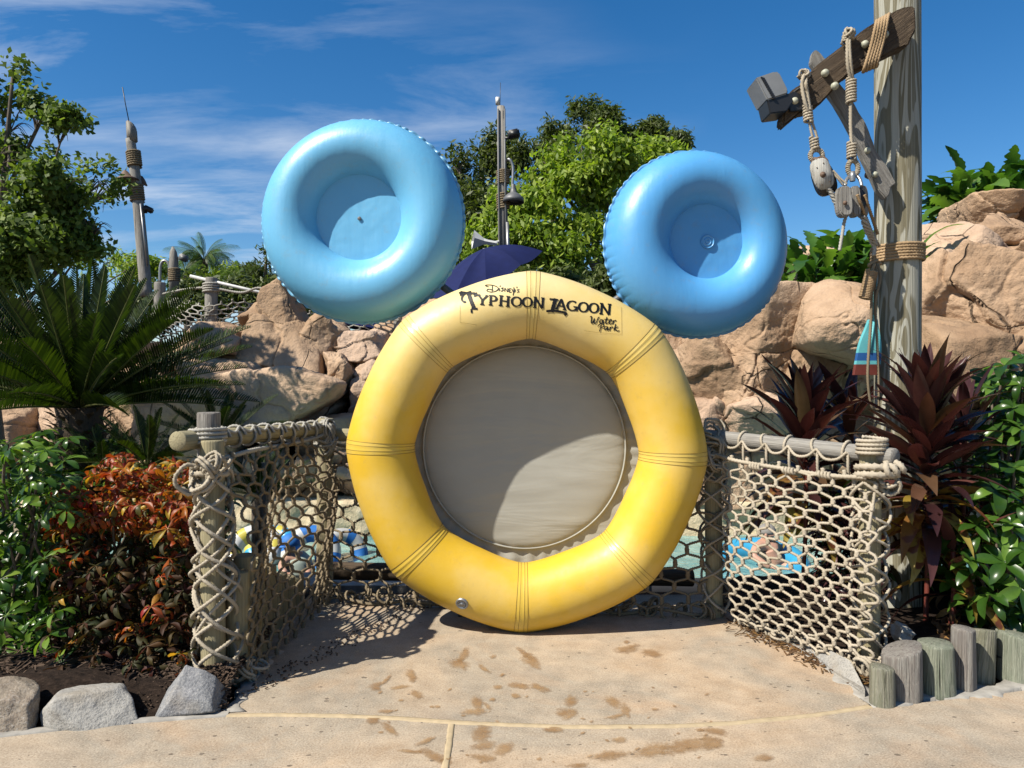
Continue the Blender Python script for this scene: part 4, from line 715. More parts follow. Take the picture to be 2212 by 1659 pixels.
for ch, x0, y0, x1, y1 in [('Y', 1031, 638, 1052, 658), ('P', 1055, 639, 1074, 659.5), ('H', 1077, 640, 1101, 661), ('O', 1103, 641, 1127, 662), ('O', 1127, 642, 1150, 663), ('N', 1151, 643, 1175, 665), ('A', 1200, 647, 1222, 668), ('G', 1223, 650, 1247, 671), ('O', 1248, 653, 1271, 674), ('O', 1271, 655, 1293, 676), ('N', 1294, 657, 1319, 679)]: glyph(ch, x0, y0, x1, y1)
stroke([(1200, 645), (1192, 674)], 8.5, 4); stroke([(1187, 646), (1206, 648)], 4, 3.6); stroke([(1180, 672), (1195, 671), (1215, 674), (1223, 677), (1219, 681)], 5, 4.6)
D1 = 1.8; TH = 1.3
for s_ in [[(1056, 621), (1049, 619), (1052, 617), (1066, 618), (1076, 623), (1073, 629), (1062, 632), (1052, 630), (1055, 626), (1066, 628)], [(1064, 619), (1063, 630)], [(1079, 624), (1078, 630)], [(1082, 618.5), (1079, 620)], [(1088, 623), (1083, 624), (1087, 627), (1084, 630), (1081, 629)], [(1090, 631), (1091, 624), (1096, 631), (1097, 624)], [(1105, 625), (1100, 625), (1099.5, 628), (1103, 628)], [(1100, 628), (1100, 632), (1105, 632)], [(1106.5, 626), (1108, 631), (1112, 631), (1113, 626)], [(1110, 622), (1110, 630), (1108, 639)], [(1117, 620), (1116, 623.5)], [(1122, 626), (1117.5, 627.5), (1121, 631), (1116.5, 633)]]: stroke([(x, y-1) for x, y in s_], D1, TH)
for s_ in [[(1274, 685), (1278, 684), (1277, 696), (1280, 698), (1284, 688), (1283, 697), (1287, 698), (1292, 687), (1295, 685)], [(1302, 691), (1297, 691), (1295, 696), (1299, 698), (1303, 691), (1302, 698), (1306, 696)], [(1311, 685), (1308, 697), (1311, 699), (1314, 697)], [(1305, 690), (1315, 690)], [(1315, 696), (1321, 692), (1318, 690), (1315, 696), (1319, 700), (1324, 697)], [(1325, 692), (1324, 700)], [(1325, 695), (1329, 692), (1331, 694)],
           [(1299, 702), (1295, 716)], [(1291, 705), (1296, 700), (1303, 700), (1304, 705), (1298, 708)], [(1312, 705), (1307, 706), (1305, 710), (1309, 712), (1313, 706), (1312, 713), (1316, 711)], [(1318, 706), (1317, 714)], [(1318, 709), (1322, 706), (1324, 708)], [(1330, 700), (1326, 714)], [(1335, 706), (1328, 710), (1334, 715), (1338, 714)]]: stroke(s_, 2.3, 1.7)
prt.obj('lettering', M['print'], yt, smooth=False)
prt = MB()
for s_ in [[(1342, 664), (1343, 722)], [(1343, 722), (1300, 719), (1262, 714)], [(994, 697), (1012, 699), (1030, 702)], [(994, 660), (994, 697)]]: stroke(s_, .5, .5, even=True)
prt.obj('patch_edge', M['yellow_seam'], yt, smooth=False)
# valve
p, n_ = hit(998, 1304, .0); mb = MB(); q = n_.to_track_quat('Z', 'Y').to_matrix()
def lathe(mb, prof, c, rot, n=28, mi=0):
    a = np.arange(n)*2*math.pi/n; V = np.concatenate([np.stack([r*np.cos(a), r*np.sin(a), np.full(n, z)], 1) for r, z in prof]); V = V@np.array(rot).T+np.array(c); m = len(prof)
    i = np.arange(m-1)[:, None]*n; j = np.arange(n)[None]; mb.add(V, np.stack([i+j, i+(j+1) % n, i+n+(j+1) % n, i+n+j], -1).reshape(-1, 4), mi)
lathe(mb, [(.041, -.01), (.041, .006), (.036, .010), (.030, .010), (.029, .005), (.012, .005), (.012, .011), (.0001, .011)], p, q); box(mb, p+n_*.006, (.05, .008, .006), q.to_4x4()); mb.obj('valve', M['steel'], yt)
# steel stand that carries the three rings
mb = MB(); ys_ = 5.10
for P in ([(-.35, ys_, 0), (-.35, ys_, 2.1)], [(.55, ys_, 0), (.55, ys_, 2.1)], [(-.98, 5.06, 2.66), (.0, 5.1, 1.9), (.12, 5.1, 1.2)], [(1.22, 5.10, 2.52), (.3, 5.1, 1.9), (.12, 5.1, 1.2)]): mb.add(*tube(resample(P, .2), .025, 10))
mb.obj('support_frame', M['greymetal'], label='grey steel frame hidden behind the yellow ring and holding it up', cat='frame')
def blue_ring(cd, D, Ro_, cid, Ri_, mat, edge, label, scal, ya, seed, valve, nsc):
    c = W(*cd, D); ci = W(*cid, D); Ro = Ro_*D/F_; Ri = Ri_*D/F_; t = thing('inflatable_ring', c, label, 'inflatable ring', 'blue inflatable rings on top of the yellow ring')
    V, F, (C, d, rad) = torus(c, Ro, ci, Ri, 1.08, nu=720, nv=72, scal=scal, nsc=nsc, seed=seed); V = yaw(V, c, ya); link('tube', mk_mesh('tube', V, F, M[mat]), t)
    n = 720; u = np.arange(n)*2*math.pi/n; vv = fbm(np.stack([4*np.cos(u), 4*np.sin(u), 0*u+seed], 1), seed, 2); sc = np.abs(np.sin((u*nsc+6.6*vv)/2))
    ring = []
    for off, y in ((-.012, -.003), (.008, -.0025), (None, -.002), (None, .002), (-.012, .003)):
        o_ = (.010+.009*sc if off is None else off+0*sc); rr = Ro+o_; yy = c.y+y+.006*np.sin(u*nsc+6.6*vv)*(1 if off is None or off > 0 else 0)
        ring.append(np.stack([c.x+rr*np.cos(u), yy, c.z+rr*np.sin(u)], 1))
    V = yaw(np.concatenate(ring), c, ya); i = np.arange(4)[:, None]*n; j = np.arange(n)[None]; link('edge_seam', mk_mesh('edge_seam', V, np.stack([i+j, i+(j+1) % n, i+n+(j+1) % n, i+n+j], -1).reshape(-1, 4), M[edge]), t)
    nr, na = 30, 96; rg = np.linspace(0, Ri*1.22, nr); a = np.arange(na)*2*math.pi/na; X = ci.x+rg[:, None]*np.cos(a); Z = ci.z+rg[:, None]*np.sin(a); P = np.stack([X, np.full_like(X, c.y), Z], -1).reshape(-1, 3)
    P[:, 1] += .004*fbm(P*7, seed, 3)-.065; b_ = P.copy(); b_[:, 1] += .012; i = np.arange(nr-1)[:, None]*na; j = np.arange(na)[None]; Fd = np.stack([i+j, i+(j+1) % na, i+na+(j+1) % na, i+na+j], -1).reshape(-1, 4)
    link('centre_sheet', mk_mesh('centre_sheet', yaw(np.vstack([P, b_]), c, ya), np.vstack([Fd, Fd[:, ::-1]+len(P)]), M[mat]), t)
    vp = W(*valve, D); mb = MB(); rot = Matrix.Rotation(R(90), 3, 'X')
    pr = [(.013, 0), (.013, .004), (.006, .005), (.0001, .005)] if Ri_ > 80 else [(.045, -.003), (.045, .003), (.041, .003), (.040, .0), (.026, .0), (.025, .005), (.019, .005), (.018, .002), (.010, .002), (.008, .007), (.0001, .007)]
    lathe(mb, pr, vp+Vector((0, -.071, 0)), rot); mb.obj('valve', M['greymetal'] if Ri_ > 80 else M[mat], t); return t
blue_ring((784, 479), 5.0, 217, (780, 474), 88, 'blue', 'blue_edge', 'light blue inflatable ring set on the upper left of the yellow ring', .010, R(-2), 3, (781, 477), 64)
blue_ring((1503, 528), 5.05, 199, (1519, 525), 76, 'blue2', 'blue2_edge', 'deeper blue smaller inflatable ring set on the upper right of the yellow ring', .026, R(5), 8, (1523, 526), 56)
# ------------------------------------------------------------------ tall pole with beam, blocks and ropes
PX = 2.606; pole = log('tall_pole', (PX, 5.0, -.1), (PX, 5.0, 5.2), .146, .142, M['pole'], seed=55, n=40, m=40, wob=.012, label='tall thick weathered wooden pole bound with rope, right of the rings', cat='pole')
def onpole(o): return o
def addp(mb, name, mat, lab, cat, group=None): return mb.obj(name, M[mat], label=lab, cat=cat, group=group)
def rough_bm(bm, amp, seed, sub=3, stretch=(1, 1, 1)):
    bmesh.ops.triangulate(bm, faces=bm.faces[:]);
    for _ in range(sub): bmesh.ops.subdivide_edges(bm, edges=[e for e in bm.edges if e.calc_length() > .05], cuts=1, use_grid_fill=False)
    bmesh.ops.triangulate(bm, faces=bm.faces[:]); bm.verts.index_update(); P = np.array([v.co[:] for v in bm.verts]); d = amp*fbm(P*np.array(stretch)*9, seed, 4); d2 = amp*fbm(P*np.array(stretch)*9+40, seed, 4)
    for v, a, b in zip(bm.verts, d, d2): v.co += Vector((b*.6, a, b))
    return bm
beam = [(1979, 9), (1958, 13), (1935, 22), (1912, 36), (1893, 46), (1875, 57), (1857, 69), (1838, 87), (1815, 101), (1790, 121), (1763, 142), (1746, 162), (1737, 178), (1716, 190), (1702, 205), (1699, 230), (1692, 246), (1691, 266), (1697, 271), (1714, 257), (1733, 240), (1752, 236), (1772, 225), (1794, 202), (1812, 179), (1822, 172), (1838, 157), (1867, 145), (1893, 130), (1912, 120), (1945, 104), (1964, 98), (1969, 84), (1982, 60)]
mb = MB(); addbm(mb, rough_bm(prism(beam, 4.68, .12, .012), .010, 3)); bo = mb.obj('beam', M['beamwood'], label='dark weathered hooked wooden beam lashed across the top of the tall pole', cat='beam', smooth=False)
for x, y in [(1911, 75), (1782, 158), (1803, 186), (1716, 219), (1868, 96)]:
    mb = MB(); lathe(mb, [(.001, -.028), (.014, -.026), (.022, -.016), (.024, 0)], W(x, y, 4.672), Matrix.Rotation(R(-90), 3, 'X')); link('bolt_cap', mb.mesh('bolt_cap', M['bolt']), bo)
brace = [(1753, 134), (1757, 112), (1763, 105), (1772, 112), (1784, 125), (1806, 165), (1832, 200), (1850, 232), (1873, 268), (1893, 322), (1915, 355), (1936, 396), (1925, 404), (1922, 420), (1914, 429), (1898, 412), (1880, 372), (1858, 325), (1840, 285), (1815, 240), (1793, 205), (1770, 165)]
mb = MB(); addbm(mb, rough_bm(prism(brace, 4.79, .055, .006), .006, 5)); br = mb.obj('brace', M['bracewood'], label='grey splintered diagonal brace board under the dark beam', cat='board', smooth=False)
for x, y in [(1874, 325), (1890, 377)]:
    mb = MB(); lathe(mb, [(.001, -.022), (.012, -.02), (.018, -.012), (.02, 0)], W(x, y, 4.786), Matrix.Rotation(R(-90), 3, 'X')); link('bolt_cap', mb.mesh('bolt_cap', M['bolt']), br)
for x, y in [(1989, 119), (1993, 378)]:
    mb = MB(); lathe(mb, [(.0001, .07), (.018, .066), (.028, .045), (.03, .02), (.018, .015), (.018, -.06)], W(x-6, y, 5.0), Matrix.Rotation(R(90), 3, 'Y')); link('bolt', mb.mesh('bolt', M['rust']), pole)
# lashing of beam to pole
mb = MB()
for k in range(5):
    f = k/4; a0 = W(1893+f*26, 50-f*14, 4.64); a1 = W(1866+f*28, 152-f*12, 4.64); c0 = W(1984, 44+k*7, 5.02); c1 = W(1984, 52+k*7+55, 5.02)
    rope(mb, spline([W(1896+f*26, 44-f*14, 4.82), a0, a0.lerp(a1, .5)+Vector((0, -.015, 0)), a1, W(1868+f*28, 148-f*10, 4.84)], 8), .0105)
    rope(mb, spline([W(1966, 46+k*8, 4.87), W(1984, 48+k*9.5, 4.97), W(1984, 58+k*9.5, 5.10)], 8), .0105)
mb.obj('rope_lashing', M['rope_tan'], label='tan rope lashing that ties the dark beam to the tall pole', cat='rope')
mb = MB(); coil(mb, (PX, 5.0, 1.6-(547-CY)/F_*4.95), (0, 0, 1), .158, .0118, 6, 2, spread=.115, jit=.004)
rope(mb, spline([W(1896, 562, 4.86), W(1885, 568, 4.84), W(1878, 572, 4.84), W(1885, 577, 4.85), W(1905, 568, 4.83)], 8), .0118); mb.obj('rope_wrap', M['rope_tan'], label='tan rope wound six times round the middle of the tall pole', cat='rope')
# floodlight
ft = thing('floodlight', W(1665, 195, 4.75), 'grey floodlight with a black snout fixed to the tip of the dark beam', 'floodlight'); mb = MB()
poly = [(1632, 168), (1640, 160), (1678, 153), (1684, 156), (1704, 196), (1706, 205), (1664, 244), (1660, 243)]
addbm(mb, prism([(1633, 167), (1675, 153), (1684, 155), (1703, 193), (1702, 202), (1658, 216)], 4.62, .20, .008)); mb.obj('housing', M['floodgrey'], ft, smooth=False)
mb = MB(); addbm(mb, prism([(1656, 212), (1706, 200), (1715, 217), (1700, 240), (1664, 245)], 4.63, .17, .006)); mb.obj('lens_hood', M['black'], ft, smooth=False)
mb = MB()
for k in range(11): box(mb, W(1648+k*2.4, 168+k*4.2, 4.617), (.026, .006, .007), Matrix.Rotation(R(20), 4, 'Y'))
mb.obj('cooling_fin', M['black'], ft, smooth=False)
mb = MB(); addbm(mb, prism([(1700, 205), (1716, 196), (1742, 208), (1740, 236), (1708, 240)], 4.66, .06, .004)); mb.add(*tube(spline([W(1714, 200, 4.68), W(1728, 190, 4.66), W(1745, 182, 4.66), W(1752, 170, 4.64)], 8), .006, 6)); mb.obj('bracket', M['black'], ft, smooth=False)
# hanging tackle
def hang(name, rp, lab, mat='rope'): mbx = MB(); rp(mbx); return mbx.obj(name, M[mat], label=lab, cat='rope')
def bind(mb, x, y0, y1, D, rad, r=.0085, dx=0):
    a, b = W(x, y0, D), W(x+dx, y1, D); L = (b-a).length; coil(mb, a.lerp(b, .5), b-a, rad, r, max(2, L/(r*2.1)), 3, spread=L)
def eye(mb, x, y, rx, ry, D, r=.010):
    P = [W(x+rx*math.cos(t), y+ry*math.sin(t), D) for t in np.linspace(0, 2*math.pi, 22)]
    rope(mb, P, r)
    for t in np.linspace(0, 2*math.pi, 14)[:-1]:
        c = W(x+rx*math.cos(t), y+ry*math.sin(t), D); ax = Vector((-rx*math.sin(t), 0, -ry*math.cos(t))); coil(mb, c, ax, .012, .005, 2.2, 2)
def r1_(mb):
    rope(mb, spline([W(1741, 155, 4.84), W(1736, 165, 4.66), W(1733, 185, 4.64), W(1738, 215, 4.63), W(1746, 240, 4.64)], 8), .0125); rope(mb, spline([W(1745, 165, 4.84), W(1741, 175, 4.645), W(1744, 200, 4.64), W(1750, 238, 4.64)], 8), .0125)
    bind(mb, 1744, 228, 264, 4.66, .024, dx=3); rope(mb, [W(1748, 262, 4.66), W(1753, 285, 4.66), W(1757, 300, 4.66)], .0085); rope(mb, [W(1754, 262, 4.66), W(1762, 285, 4.66), W(1766, 300, 4.66)], .0085)
    bind(mb, 1758, 296, 322, 4.66, .022, dx=3); eye(mb, 1764, 336, 13, 13, 4.66, .011); knotball(mb, W(1736, 158, 4.68), .025, .008, 5, 3)
hang('hanging_rope', r1_, 'doubled rope with whippings hanging from the beam tip to the white block')
def r2_(mb):
    rope(mb, spline([W(1838, 82, 4.84), W(1832, 78, 4.66), W(1831, 105, 4.63), W(1832, 140, 4.63), W(1838, 172, 4.65)], 8), .012); rope(mb, spline([W(1845, 85, 4.84), W(1836, 82, 4.65), W(1837, 120, 4.62), W(1840, 150, 4.63), W(1843, 172, 4.65)], 8), .010)
    bind(mb, 1839, 170, 222, 4.66, .026); rope(mb, [W(1838, 220, 4.66), W(1838, 270, 4.66), W(1840, 312, 4.66)], .0115); bind(mb, 1840, 308, 344, 4.66, .024)
    eye(mb, 1843, 363, 11, 16, 4.66, .011); knotball(mb, W(1832, 78, 4.66), .03, .009, 9, 4); knotball(mb, W(1826, 86, 4.66), .02, .006, 19, 3)
hang('hanging_rope', r2_, 'straight rope with two long whippings hanging from the middle of the beam')
b1 = thing('pulley_block', W(1780, 378, 4.66), 'whitewashed oval pulley block hanging tilted at the left', 'pulley block', 'pulley blocks hung from the beam')
def oval(cx_, cy_, rx, ry, rot, n=28, pw=2.6):
    o = []
    for t in np.linspace(0, 2*math.pi, n, endpoint=False):
        c, s_ = math.cos(t), math.sin(t); x = rx*abs(c)**(2/pw)*(1 if c > 0 else -1); y = ry*abs(s_)**(2/pw)*(1 if s_ > 0 else -1); cr, sr = math.cos(rot), math.sin(rot); o.append((cx_+x*cr-y*sr, cy_+x*sr+y*cr))
    return o
mb = MB(); addbm(mb, prism(oval(1778, 374, 22, 34, R(-18), pw=3), 4.60, .028, .006)); mb.obj('cheek', M['palewood'], b1)
mb = MB(); addbm(mb, prism(oval(1785, 386, 22, 34, R(-18), pw=3), 4.640, .06, .006)); mb.obj('shell', M['black'], b1)
mb = MB(); lathe(mb, [(.001, -.014), (.009, -.013), (.011, -.006), (.017, -.004), (.019, 0)], W(1778, 377, 4.60), Matrix.Rotation(R(-90), 3, 'X')); mb.obj('axle_pin', M['rust'], b1)
for x, y in [(1765, 362), (1779, 352), (1793, 392), (1776, 399)]:
    mb = MB(); lathe(mb, [(.001, -.004), (.0035, -.003), (.004, 0)], W(x, y, 4.60), Matrix.Rotation(R(-90), 3, 'X')); mb.obj('screw', M['rust'], b1)
mb = MB(); mb.add(*tube(spline([W(1758, 356, 4.63), W(1757, 346, 4.64), W(1776, 340, 4.64), W(1786, 346, 4.63), W(1788, 354, 4.63)], 6), .009, 8)); box(mb, W(1769, 347, 4.63), (.075, .03, .022), Matrix.Rotation(R(18), 4, 'Y'), bev=.003); mb.obj('iron_fitting', M['rust'], b1)
b2 = thing('pulley_block', W(1845, 433, 4.66), 'grey weathered double pulley block with two sheaves, right of the white one', 'pulley block', 'pulley blocks hung from the beam')
for x, w_, D_, th in [(1828, 16, 4.56, .045), (1851, 11, 4.62, .04), (1869, 9, 4.66, .04)]:
    mb = MB(); addbm(mb, rough_bm(prism(oval(x, 433, w_, 33, R(-3), pw=3.2), D_, .075, .008), .003, 4, 1)); mb.obj('cheek', M['greywood'], b2, smooth=False)
mb = MB(); addbm(mb, prism(oval(1848, 433, 24, 28, 0), 4.64, .05, .004)); mb.obj('sheave', M['black'], b2)
mb = MB(); mb.add(*tube(spline([W(1826, 402, 4.62), W(1828, 390, 4.64), W(1837, 380, 4.66), W(1850, 379, 4.66), W(1858, 388, 4.64), W(1862, 402, 4.62)], 6), .011, 8)); mb.obj('shackle', M['steel'], b2); mb = MB(); lathe(mb, [(.016, -.03), (.02, 0), (.016, .03), (.0001, .03)], W(1842, 381, 4.63), Matrix.Identity(3)); mb.obj('shackle_bolt', M['steel'], b2); mb = MB(); lathe(mb, [(.001, -.01), (.012, -.006), (.014, 0)], W(1826, 438, 4.55), Matrix.Rotation(R(-90), 3, 'X')); mb.obj('axle_pin', M['rust'], b2)
def r3_(mb):
    rope(mb, [W(1797, 372, 4.63), W(1812, 387, 4.62), W(1822, 400, 4.62)], .007); rope(mb, [W(1800, 368, 4.64), W(1815, 385, 4.63), W(1830, 398, 4.62)], .007)
hang('tackle_rope', r3_, 'thin pale rope pair running from the white block to the grey block', 'rope')
def r4_(mb):
    P = [W(1786, 402, 4.62), W(1793, 412, 4.62), W(1800, 425, 4.62), W(1806, 438, 4.62), W(1812, 448, 4.62)]
    for k in range(3): rope(mb, spline([p+Vector((.012*math.cos(q*2.1+k*2.1), .012*math.sin(q*2.1+k*2.1), 0)) for q, p in enumerate(resample(P, .022))], 3), .0085)
hang('plaited_rope', r4_, 'short plaited white rope below the white pulley block', 'rope_grey')
def r5_(mb):
    rope(mb, spline([W(1852, 420, 4.60), W(1862, 445, 4.62), W(1875, 480, 4.72), W(1888, 512, 4.83), W(1900, 532, 4.85)], 8), .0105); rope(mb, spline([W(1868, 420, 4.64), W(1876, 445, 4.66), W(1886, 475, 4.75), W(1896, 505, 4.84)], 8), .0105)
hang('tackle_rope', r5_, 'two tan ropes running from the grey block down to the pole wrap', 'rope_tan')
hang('hanging_rope', lambda mb: rope(mb, spline([W(1830, 462, 4.64), W(1824, 480, 4.64), W(1820, 505, 4.64), W(1814, 541, 4.64)], 8), .0105), 'grey rope end hanging free below the grey pulley block', 'rope_grey')
def r6_(mb):
    for k in range(3):
        P = [W(1866, 468, 4.66), W(1870, 485, 4.68), W(1876, 500, 4.72), W(1884, 515, 4.78), W(1890, 530, 4.83)]; rope(mb, spline([p+Vector((.018*math.cos(q*1.9+k*2.1), .018*math.sin(q*1.9+k*2.1), 0)) for q, p in enumerate(resample(P, .03))], 3), .0095)
    rope(mb, spline([W(1888, 525, 4.82), W(1890, 540, 4.82), W(1887, 552, 4.82)], 5), .012)
hang('plaited_rope', r6_, 'knotted white rope hanging behind the grey block beside the pole', 'rope_grey')
mb = MB(); a, b = W(1884, 585, 4.80), W(1868, 645, 4.80); mb.add(*tube([a, b], .030, 12)); coil(mb, a.lerp(b, .5), b-a, .034, .0062, 17, 3, spread=(b-a).length); rope(mb, [W(1890, 570, 4.82), a], .01); mb.obj('rope_fender', M['rope_tan'], label='thick tan rope wound fender hanging left of the tall pole', cat='fender')
def r7_(mb):
    rope(mb, spline([W(1888, 572, 4.82), W(1884, 620, 4.80), W(1882, 690, 4.80), W(1876, 780, 4.80), W(1876, 830, 4.80), W(1885, 880, 4.82), W(1905, 885, 4.84)], 10), .0098); rope(mb, spline([W(1897, 572, 4.82), W(1902, 600, 4.80), W(1893, 640, 4.80), W(1890, 680, 4.82)], 10), .0098)
    rope(mb, spline([W(1893, 575, 4.82), W(1890, 640, 4.81), W(1893, 700, 4.83), W(1898, 800, 4.84), W(1899, 890, 4.84)], 10), .0085)
hang('hanging_rope', r7_, 'tan ropes hanging down the left side of the tall pole past the paddle', 'rope_brown_shade')
# painted paddle blade
pt = thing('paddle', W(1873, 812, 4.9), 'turquoise paddle blade with a blue band and dark red tip, leaning behind the pole ropes', 'paddle')
def outline(ylo, yhi):
    prof = [(690, 9), (705, 12), (720, 17), (735, 21.5), (750, 24), (770, 25.5), (790, 26.5), (812, 27.5)]; ysx = np.linspace(ylo, yhi, 8); wv = np.interp(ysx, [q[0] for q in prof], [q[1] for q in prof]); cx_ = 1888-(ysx-690)*.118
    return [(c-w_, y) for c, w_, y in zip(cx_, wv, ysx)]+[(c+w_, y) for c, w_, y in list(zip(cx_, wv, ysx))[::-1]]
for nm, y0, y1, mt in [('blade', 690, 762, 'teal'), ('blue_band', 762, 779, 'paintblue'), ('turquoise_band', 779, 787, 'teal'), ('red_tip', 787, 810, 'paintred')]:
    mb = MB(); addbm(mb, prism(outline(y0, y1), 4.87, .035, 0)); mb.obj(nm, M[mt], pt, smooth=False)
mb = MB(); mb.add(*tube([W(1888, 695, 4.885), W(1889, 600, 4.93)], .018, 10)); mb.add(*tube([W(1888, 695, 4.868), W(1880, 760, 4.866)], .008, 8)); mb.obj('handle', M['teal'], pt)
# ------------------------------------------------------------------ leaves
def blade(L, Wd, seg=6, fold=.25, droop=.3, shape='lance', wave=0.0, twist=0.0, petiole=0.0, seed=0, across=2):
    g = np.random.default_rng(seed); t = np.linspace(0, 1, seg+1)
    if shape == 'lance': w = np.sin(np.pi*np.clip(t, 0, 1)**.75)**.85
    elif shape == 'obov': w = np.sin(np.pi*t**1.35)**.7
    elif shape == 'oval': w = np.sin(np.pi*t)**.6
    else: w = np.minimum(1, 5*t)*np.minimum(1, (1-t)*4)**.6
    w = w*Wd/2; w[-1] = .002*Wd; w[0] = max(w[0], .06*Wd)
    ang = -droop*t*1.6; dy = np.cos(ang); dz = np.sin(ang); y = np.r_[0, np.cumsum(dy[:-1]+dy[1:])/2]*L/seg; z = np.r_[0, np.cumsum(dz[:-1]+dz[1:])/2]*L/seg
    V = []; cols = np.linspace(-1, 1, 2*across+1)
    for i in range(seg+1):
        tw = twist*t[i]
        for c in cols:
            x = c*w[i]; h = abs(c)*w[i]*fold*(1 if across == 1 else abs(c))+wave*Wd*math.sin(t[i]*9+seed+(2 if c > 0 else 0))*abs(c); V.append((x*math.cos(tw)-h*math.sin(tw), y[i], z[i]+h*math.cos(tw)+x*math.sin(tw)))
    V = np.array(V); n = 2*across+1; i = np.arange(seg)[:, None]*n; j = np.arange(n-1)[None]; F = np.stack([i+j, i+j+1, i+n+j+1, i+n+j], -1).reshape(-1, 4)
    if petiole:
        V[:, 1] += petiole; m = len(V); V = np.vstack([V, [(-.006*Wd/.1, 0, 0), (.006*Wd/.1, 0, 0), (.006*Wd/.1, petiole*1.02, 0), (-.006*Wd/.1, petiole*1.02, 0)]]); F = np.vstack([F, [m, m+1, m+2, m+3]])
    return V, F
def orient(pos, d, up=(0, 0, 1), s=1.0, roll=0.0):
    d = Vector(d).normalized(); up = Vector(up); x = d.cross(up)
    if x.length < 1e-3: x = d.orthogonal()
    x.normalize(); z = x.cross(d); Rm = Matrix((x, d, z)).transposed()
    if roll: Rm = Rm @ Matrix.Rotation(roll, 3, 'Y')
    return Matrix.Translation(pos) @ Rm.to_4x4() @ Matrix.Scale(s, 4)
def emit(parent, name, protos, items, cap=300, stuff='foliage'):
    """items: (proto index, material name, matrix); the largest in view become parts, the rest one joined part"""
    items = sorted(items, key=lambda it: (it[2].translation-Vector((0, 0, 1.6))).length/(it[2].to_scale()[0]*protos[it[0]][2])); cache = {}
    for pi, mt, mx_ in items[:cap]:
        if (pi, mt) not in cache: cache[(pi, mt)] = mk_mesh(name, protos[pi][0], protos[pi][1], M[mt])
        link(name, cache[(pi, mt)], parent, mat4=mx_)
    rest = items[cap:]
    if rest:
        mts = sorted({r[1] for r in rest}); mbf = MB()
        for pi, mt, mx_ in rest: V = protos[pi][0]; A_ = np.array(mx_); mbf.add(V@A_[:3, :3].T+A_[:3, 3], protos[pi][1], mts.index(mt))
        mbf.obj(stuff, [M[m] for m in mts], parent, kind='stuff')
def P3(V, F, L): return (V, F if isinstance(F, list) else [F], L)
def dirv(az, el): return Vector((math.cos(el)*math.cos(az), math.cos(el)*math.sin(az), math.sin(el)))
# cycad fronds
def frond(L, droop, nl=46, lw=.010, ll=.16, vee=.55, seed=0, hang=0.0, base=.12):
    g = np.random.default_rng(seed); t = np.linspace(0, 1, 26); ang = -droop*t**1.5; y = np.r_[0, np.cumsum(np.cos(ang[1:]))]*L/25; z = np.r_[0, np.cumsum(np.sin(ang[1:]))]*L/25; C = np.stack([0*y, y, z], 1)
    V, Fs = tube(C, np.linspace(.009, .0025, 26)*L, 5, caps=False); mbx = MB(); mbx.add(V, Fs, 1); Vs = []; Fq = []
    for k in range(nl):
        u = base+(1-base)*(k+.5)/nl; c = np.array([0, np.interp(u, t, y), np.interp(u, t, z)]); a = np.interp(u, t, ang); f = np.array([0, math.cos(a), math.sin(a)]); n = np.array([0, -math.sin(a), math.cos(a)])
        l_ = ll*L*(math.sin(math.pi*min(1, (u-base)/(1-base)*.86+.14))**.55)*g.uniform(.92, 1.08)
        for s_ in (-1, 1):
            d = np.array([s_, 0, 0])*.80+f*(.45+.5*u)+n*vee*g.uniform(.8, 1.2)+np.array([0, 0, -hang]); d /= np.linalg.norm(d); side = np.cross(d, n); side /= np.linalg.norm(side)
            mid = c+d*l_*.55; tip = c+d*l_+np.array([0, 0, -1])*(l_*(.10+hang*.7)); w_ = lw*L; b = len(Vs); Vs += [c-side*w_*.35, c+side*w_*.35, mid+side*w_*.5, mid-side*w_*.5, tip]; Fq.append(([b, b+1, b+2, b+3], [b+3, b+2, b+4]))
    mbx.add(np.array(Vs), [np.array([q[0] for q in Fq]), np.array([q[1] for q in Fq])], 0); return mbx
def frond_plant(t, c, n, L, protos, mats, els=(.0, 1.45), seed=0, name='frond', r0=.06, cap=300):
    g = np.random.default_rng(seed); ms = [p.mesh(name, [M[m] for m in mats]) for p in protos]
    for k in range(n):
        u = (k+.5)/n; el = els[1]-(els[1]-els[0])*u**.85; az = k*2.39996+g.normal()*.15; d = dirv(az, el+g.normal()*.05); s_ = L*g.uniform(.88, 1.08)*(.80+.2*min(1, u*2)); pi = min(len(ms)-1, int(u*len(ms)))
        link(name, ms[pi], t, mat4=orient(Vector(c)+Vector((d.x, d.y, 0))*r0, d, (0, 0, 1) if el < 1.3 else (math.cos(az), math.sin(az), .2), s_, g.normal()*.12))
cyp = [frond(1, d_, seed=q_, nl=56, lw=.0115, ll=.130, vee=.9) for q_, d_ in enumerate((.02, .08, .16, .28))]
cy = thing('cycad', (-3.35, 5.5, .05), 'large dark green sago cycad with stiff feathery fronds at the left', 'cycad', 'cycads in the left bed')
def scaly_trunk(parent, c, r, z0, z1, seed):
    mb = MB(); z = np.linspace(z0, z1, 16); mb.add(*tube(np.stack([0*z+c[0], 0*z+c[1], z], 1), r*(1+.12*np.sin(z*22)), 20)); g = np.random.default_rng(seed)
    for k in range(230):
        az = k*2.39996; zz_ = z0+(z1-z0)*(k/230); rr = r*1.02; d = dirv(az, .7); p = Vector((c[0]+rr*math.cos(az), c[1]+rr*math.sin(az), zz_)); q = orient(p, d, (0, 0, 1), 1); V, F = blade(.10, .06, 2, .3, .2, 'lance', across=1); A_ = np.array(q); mb.add(V@A_[:3, :3].T+A_[:3, 3], F)
    mb.obj('trunk', M['darkwood'], parent)
cc = W(172, 880, 5.5); scaly_trunk(cy, cc, .165, .0, cc.z, 4)
frond_plant(cy, cc, 92, 1.27, cyp, ['cycad', 'rachis'], (.10, 1.48), 5)
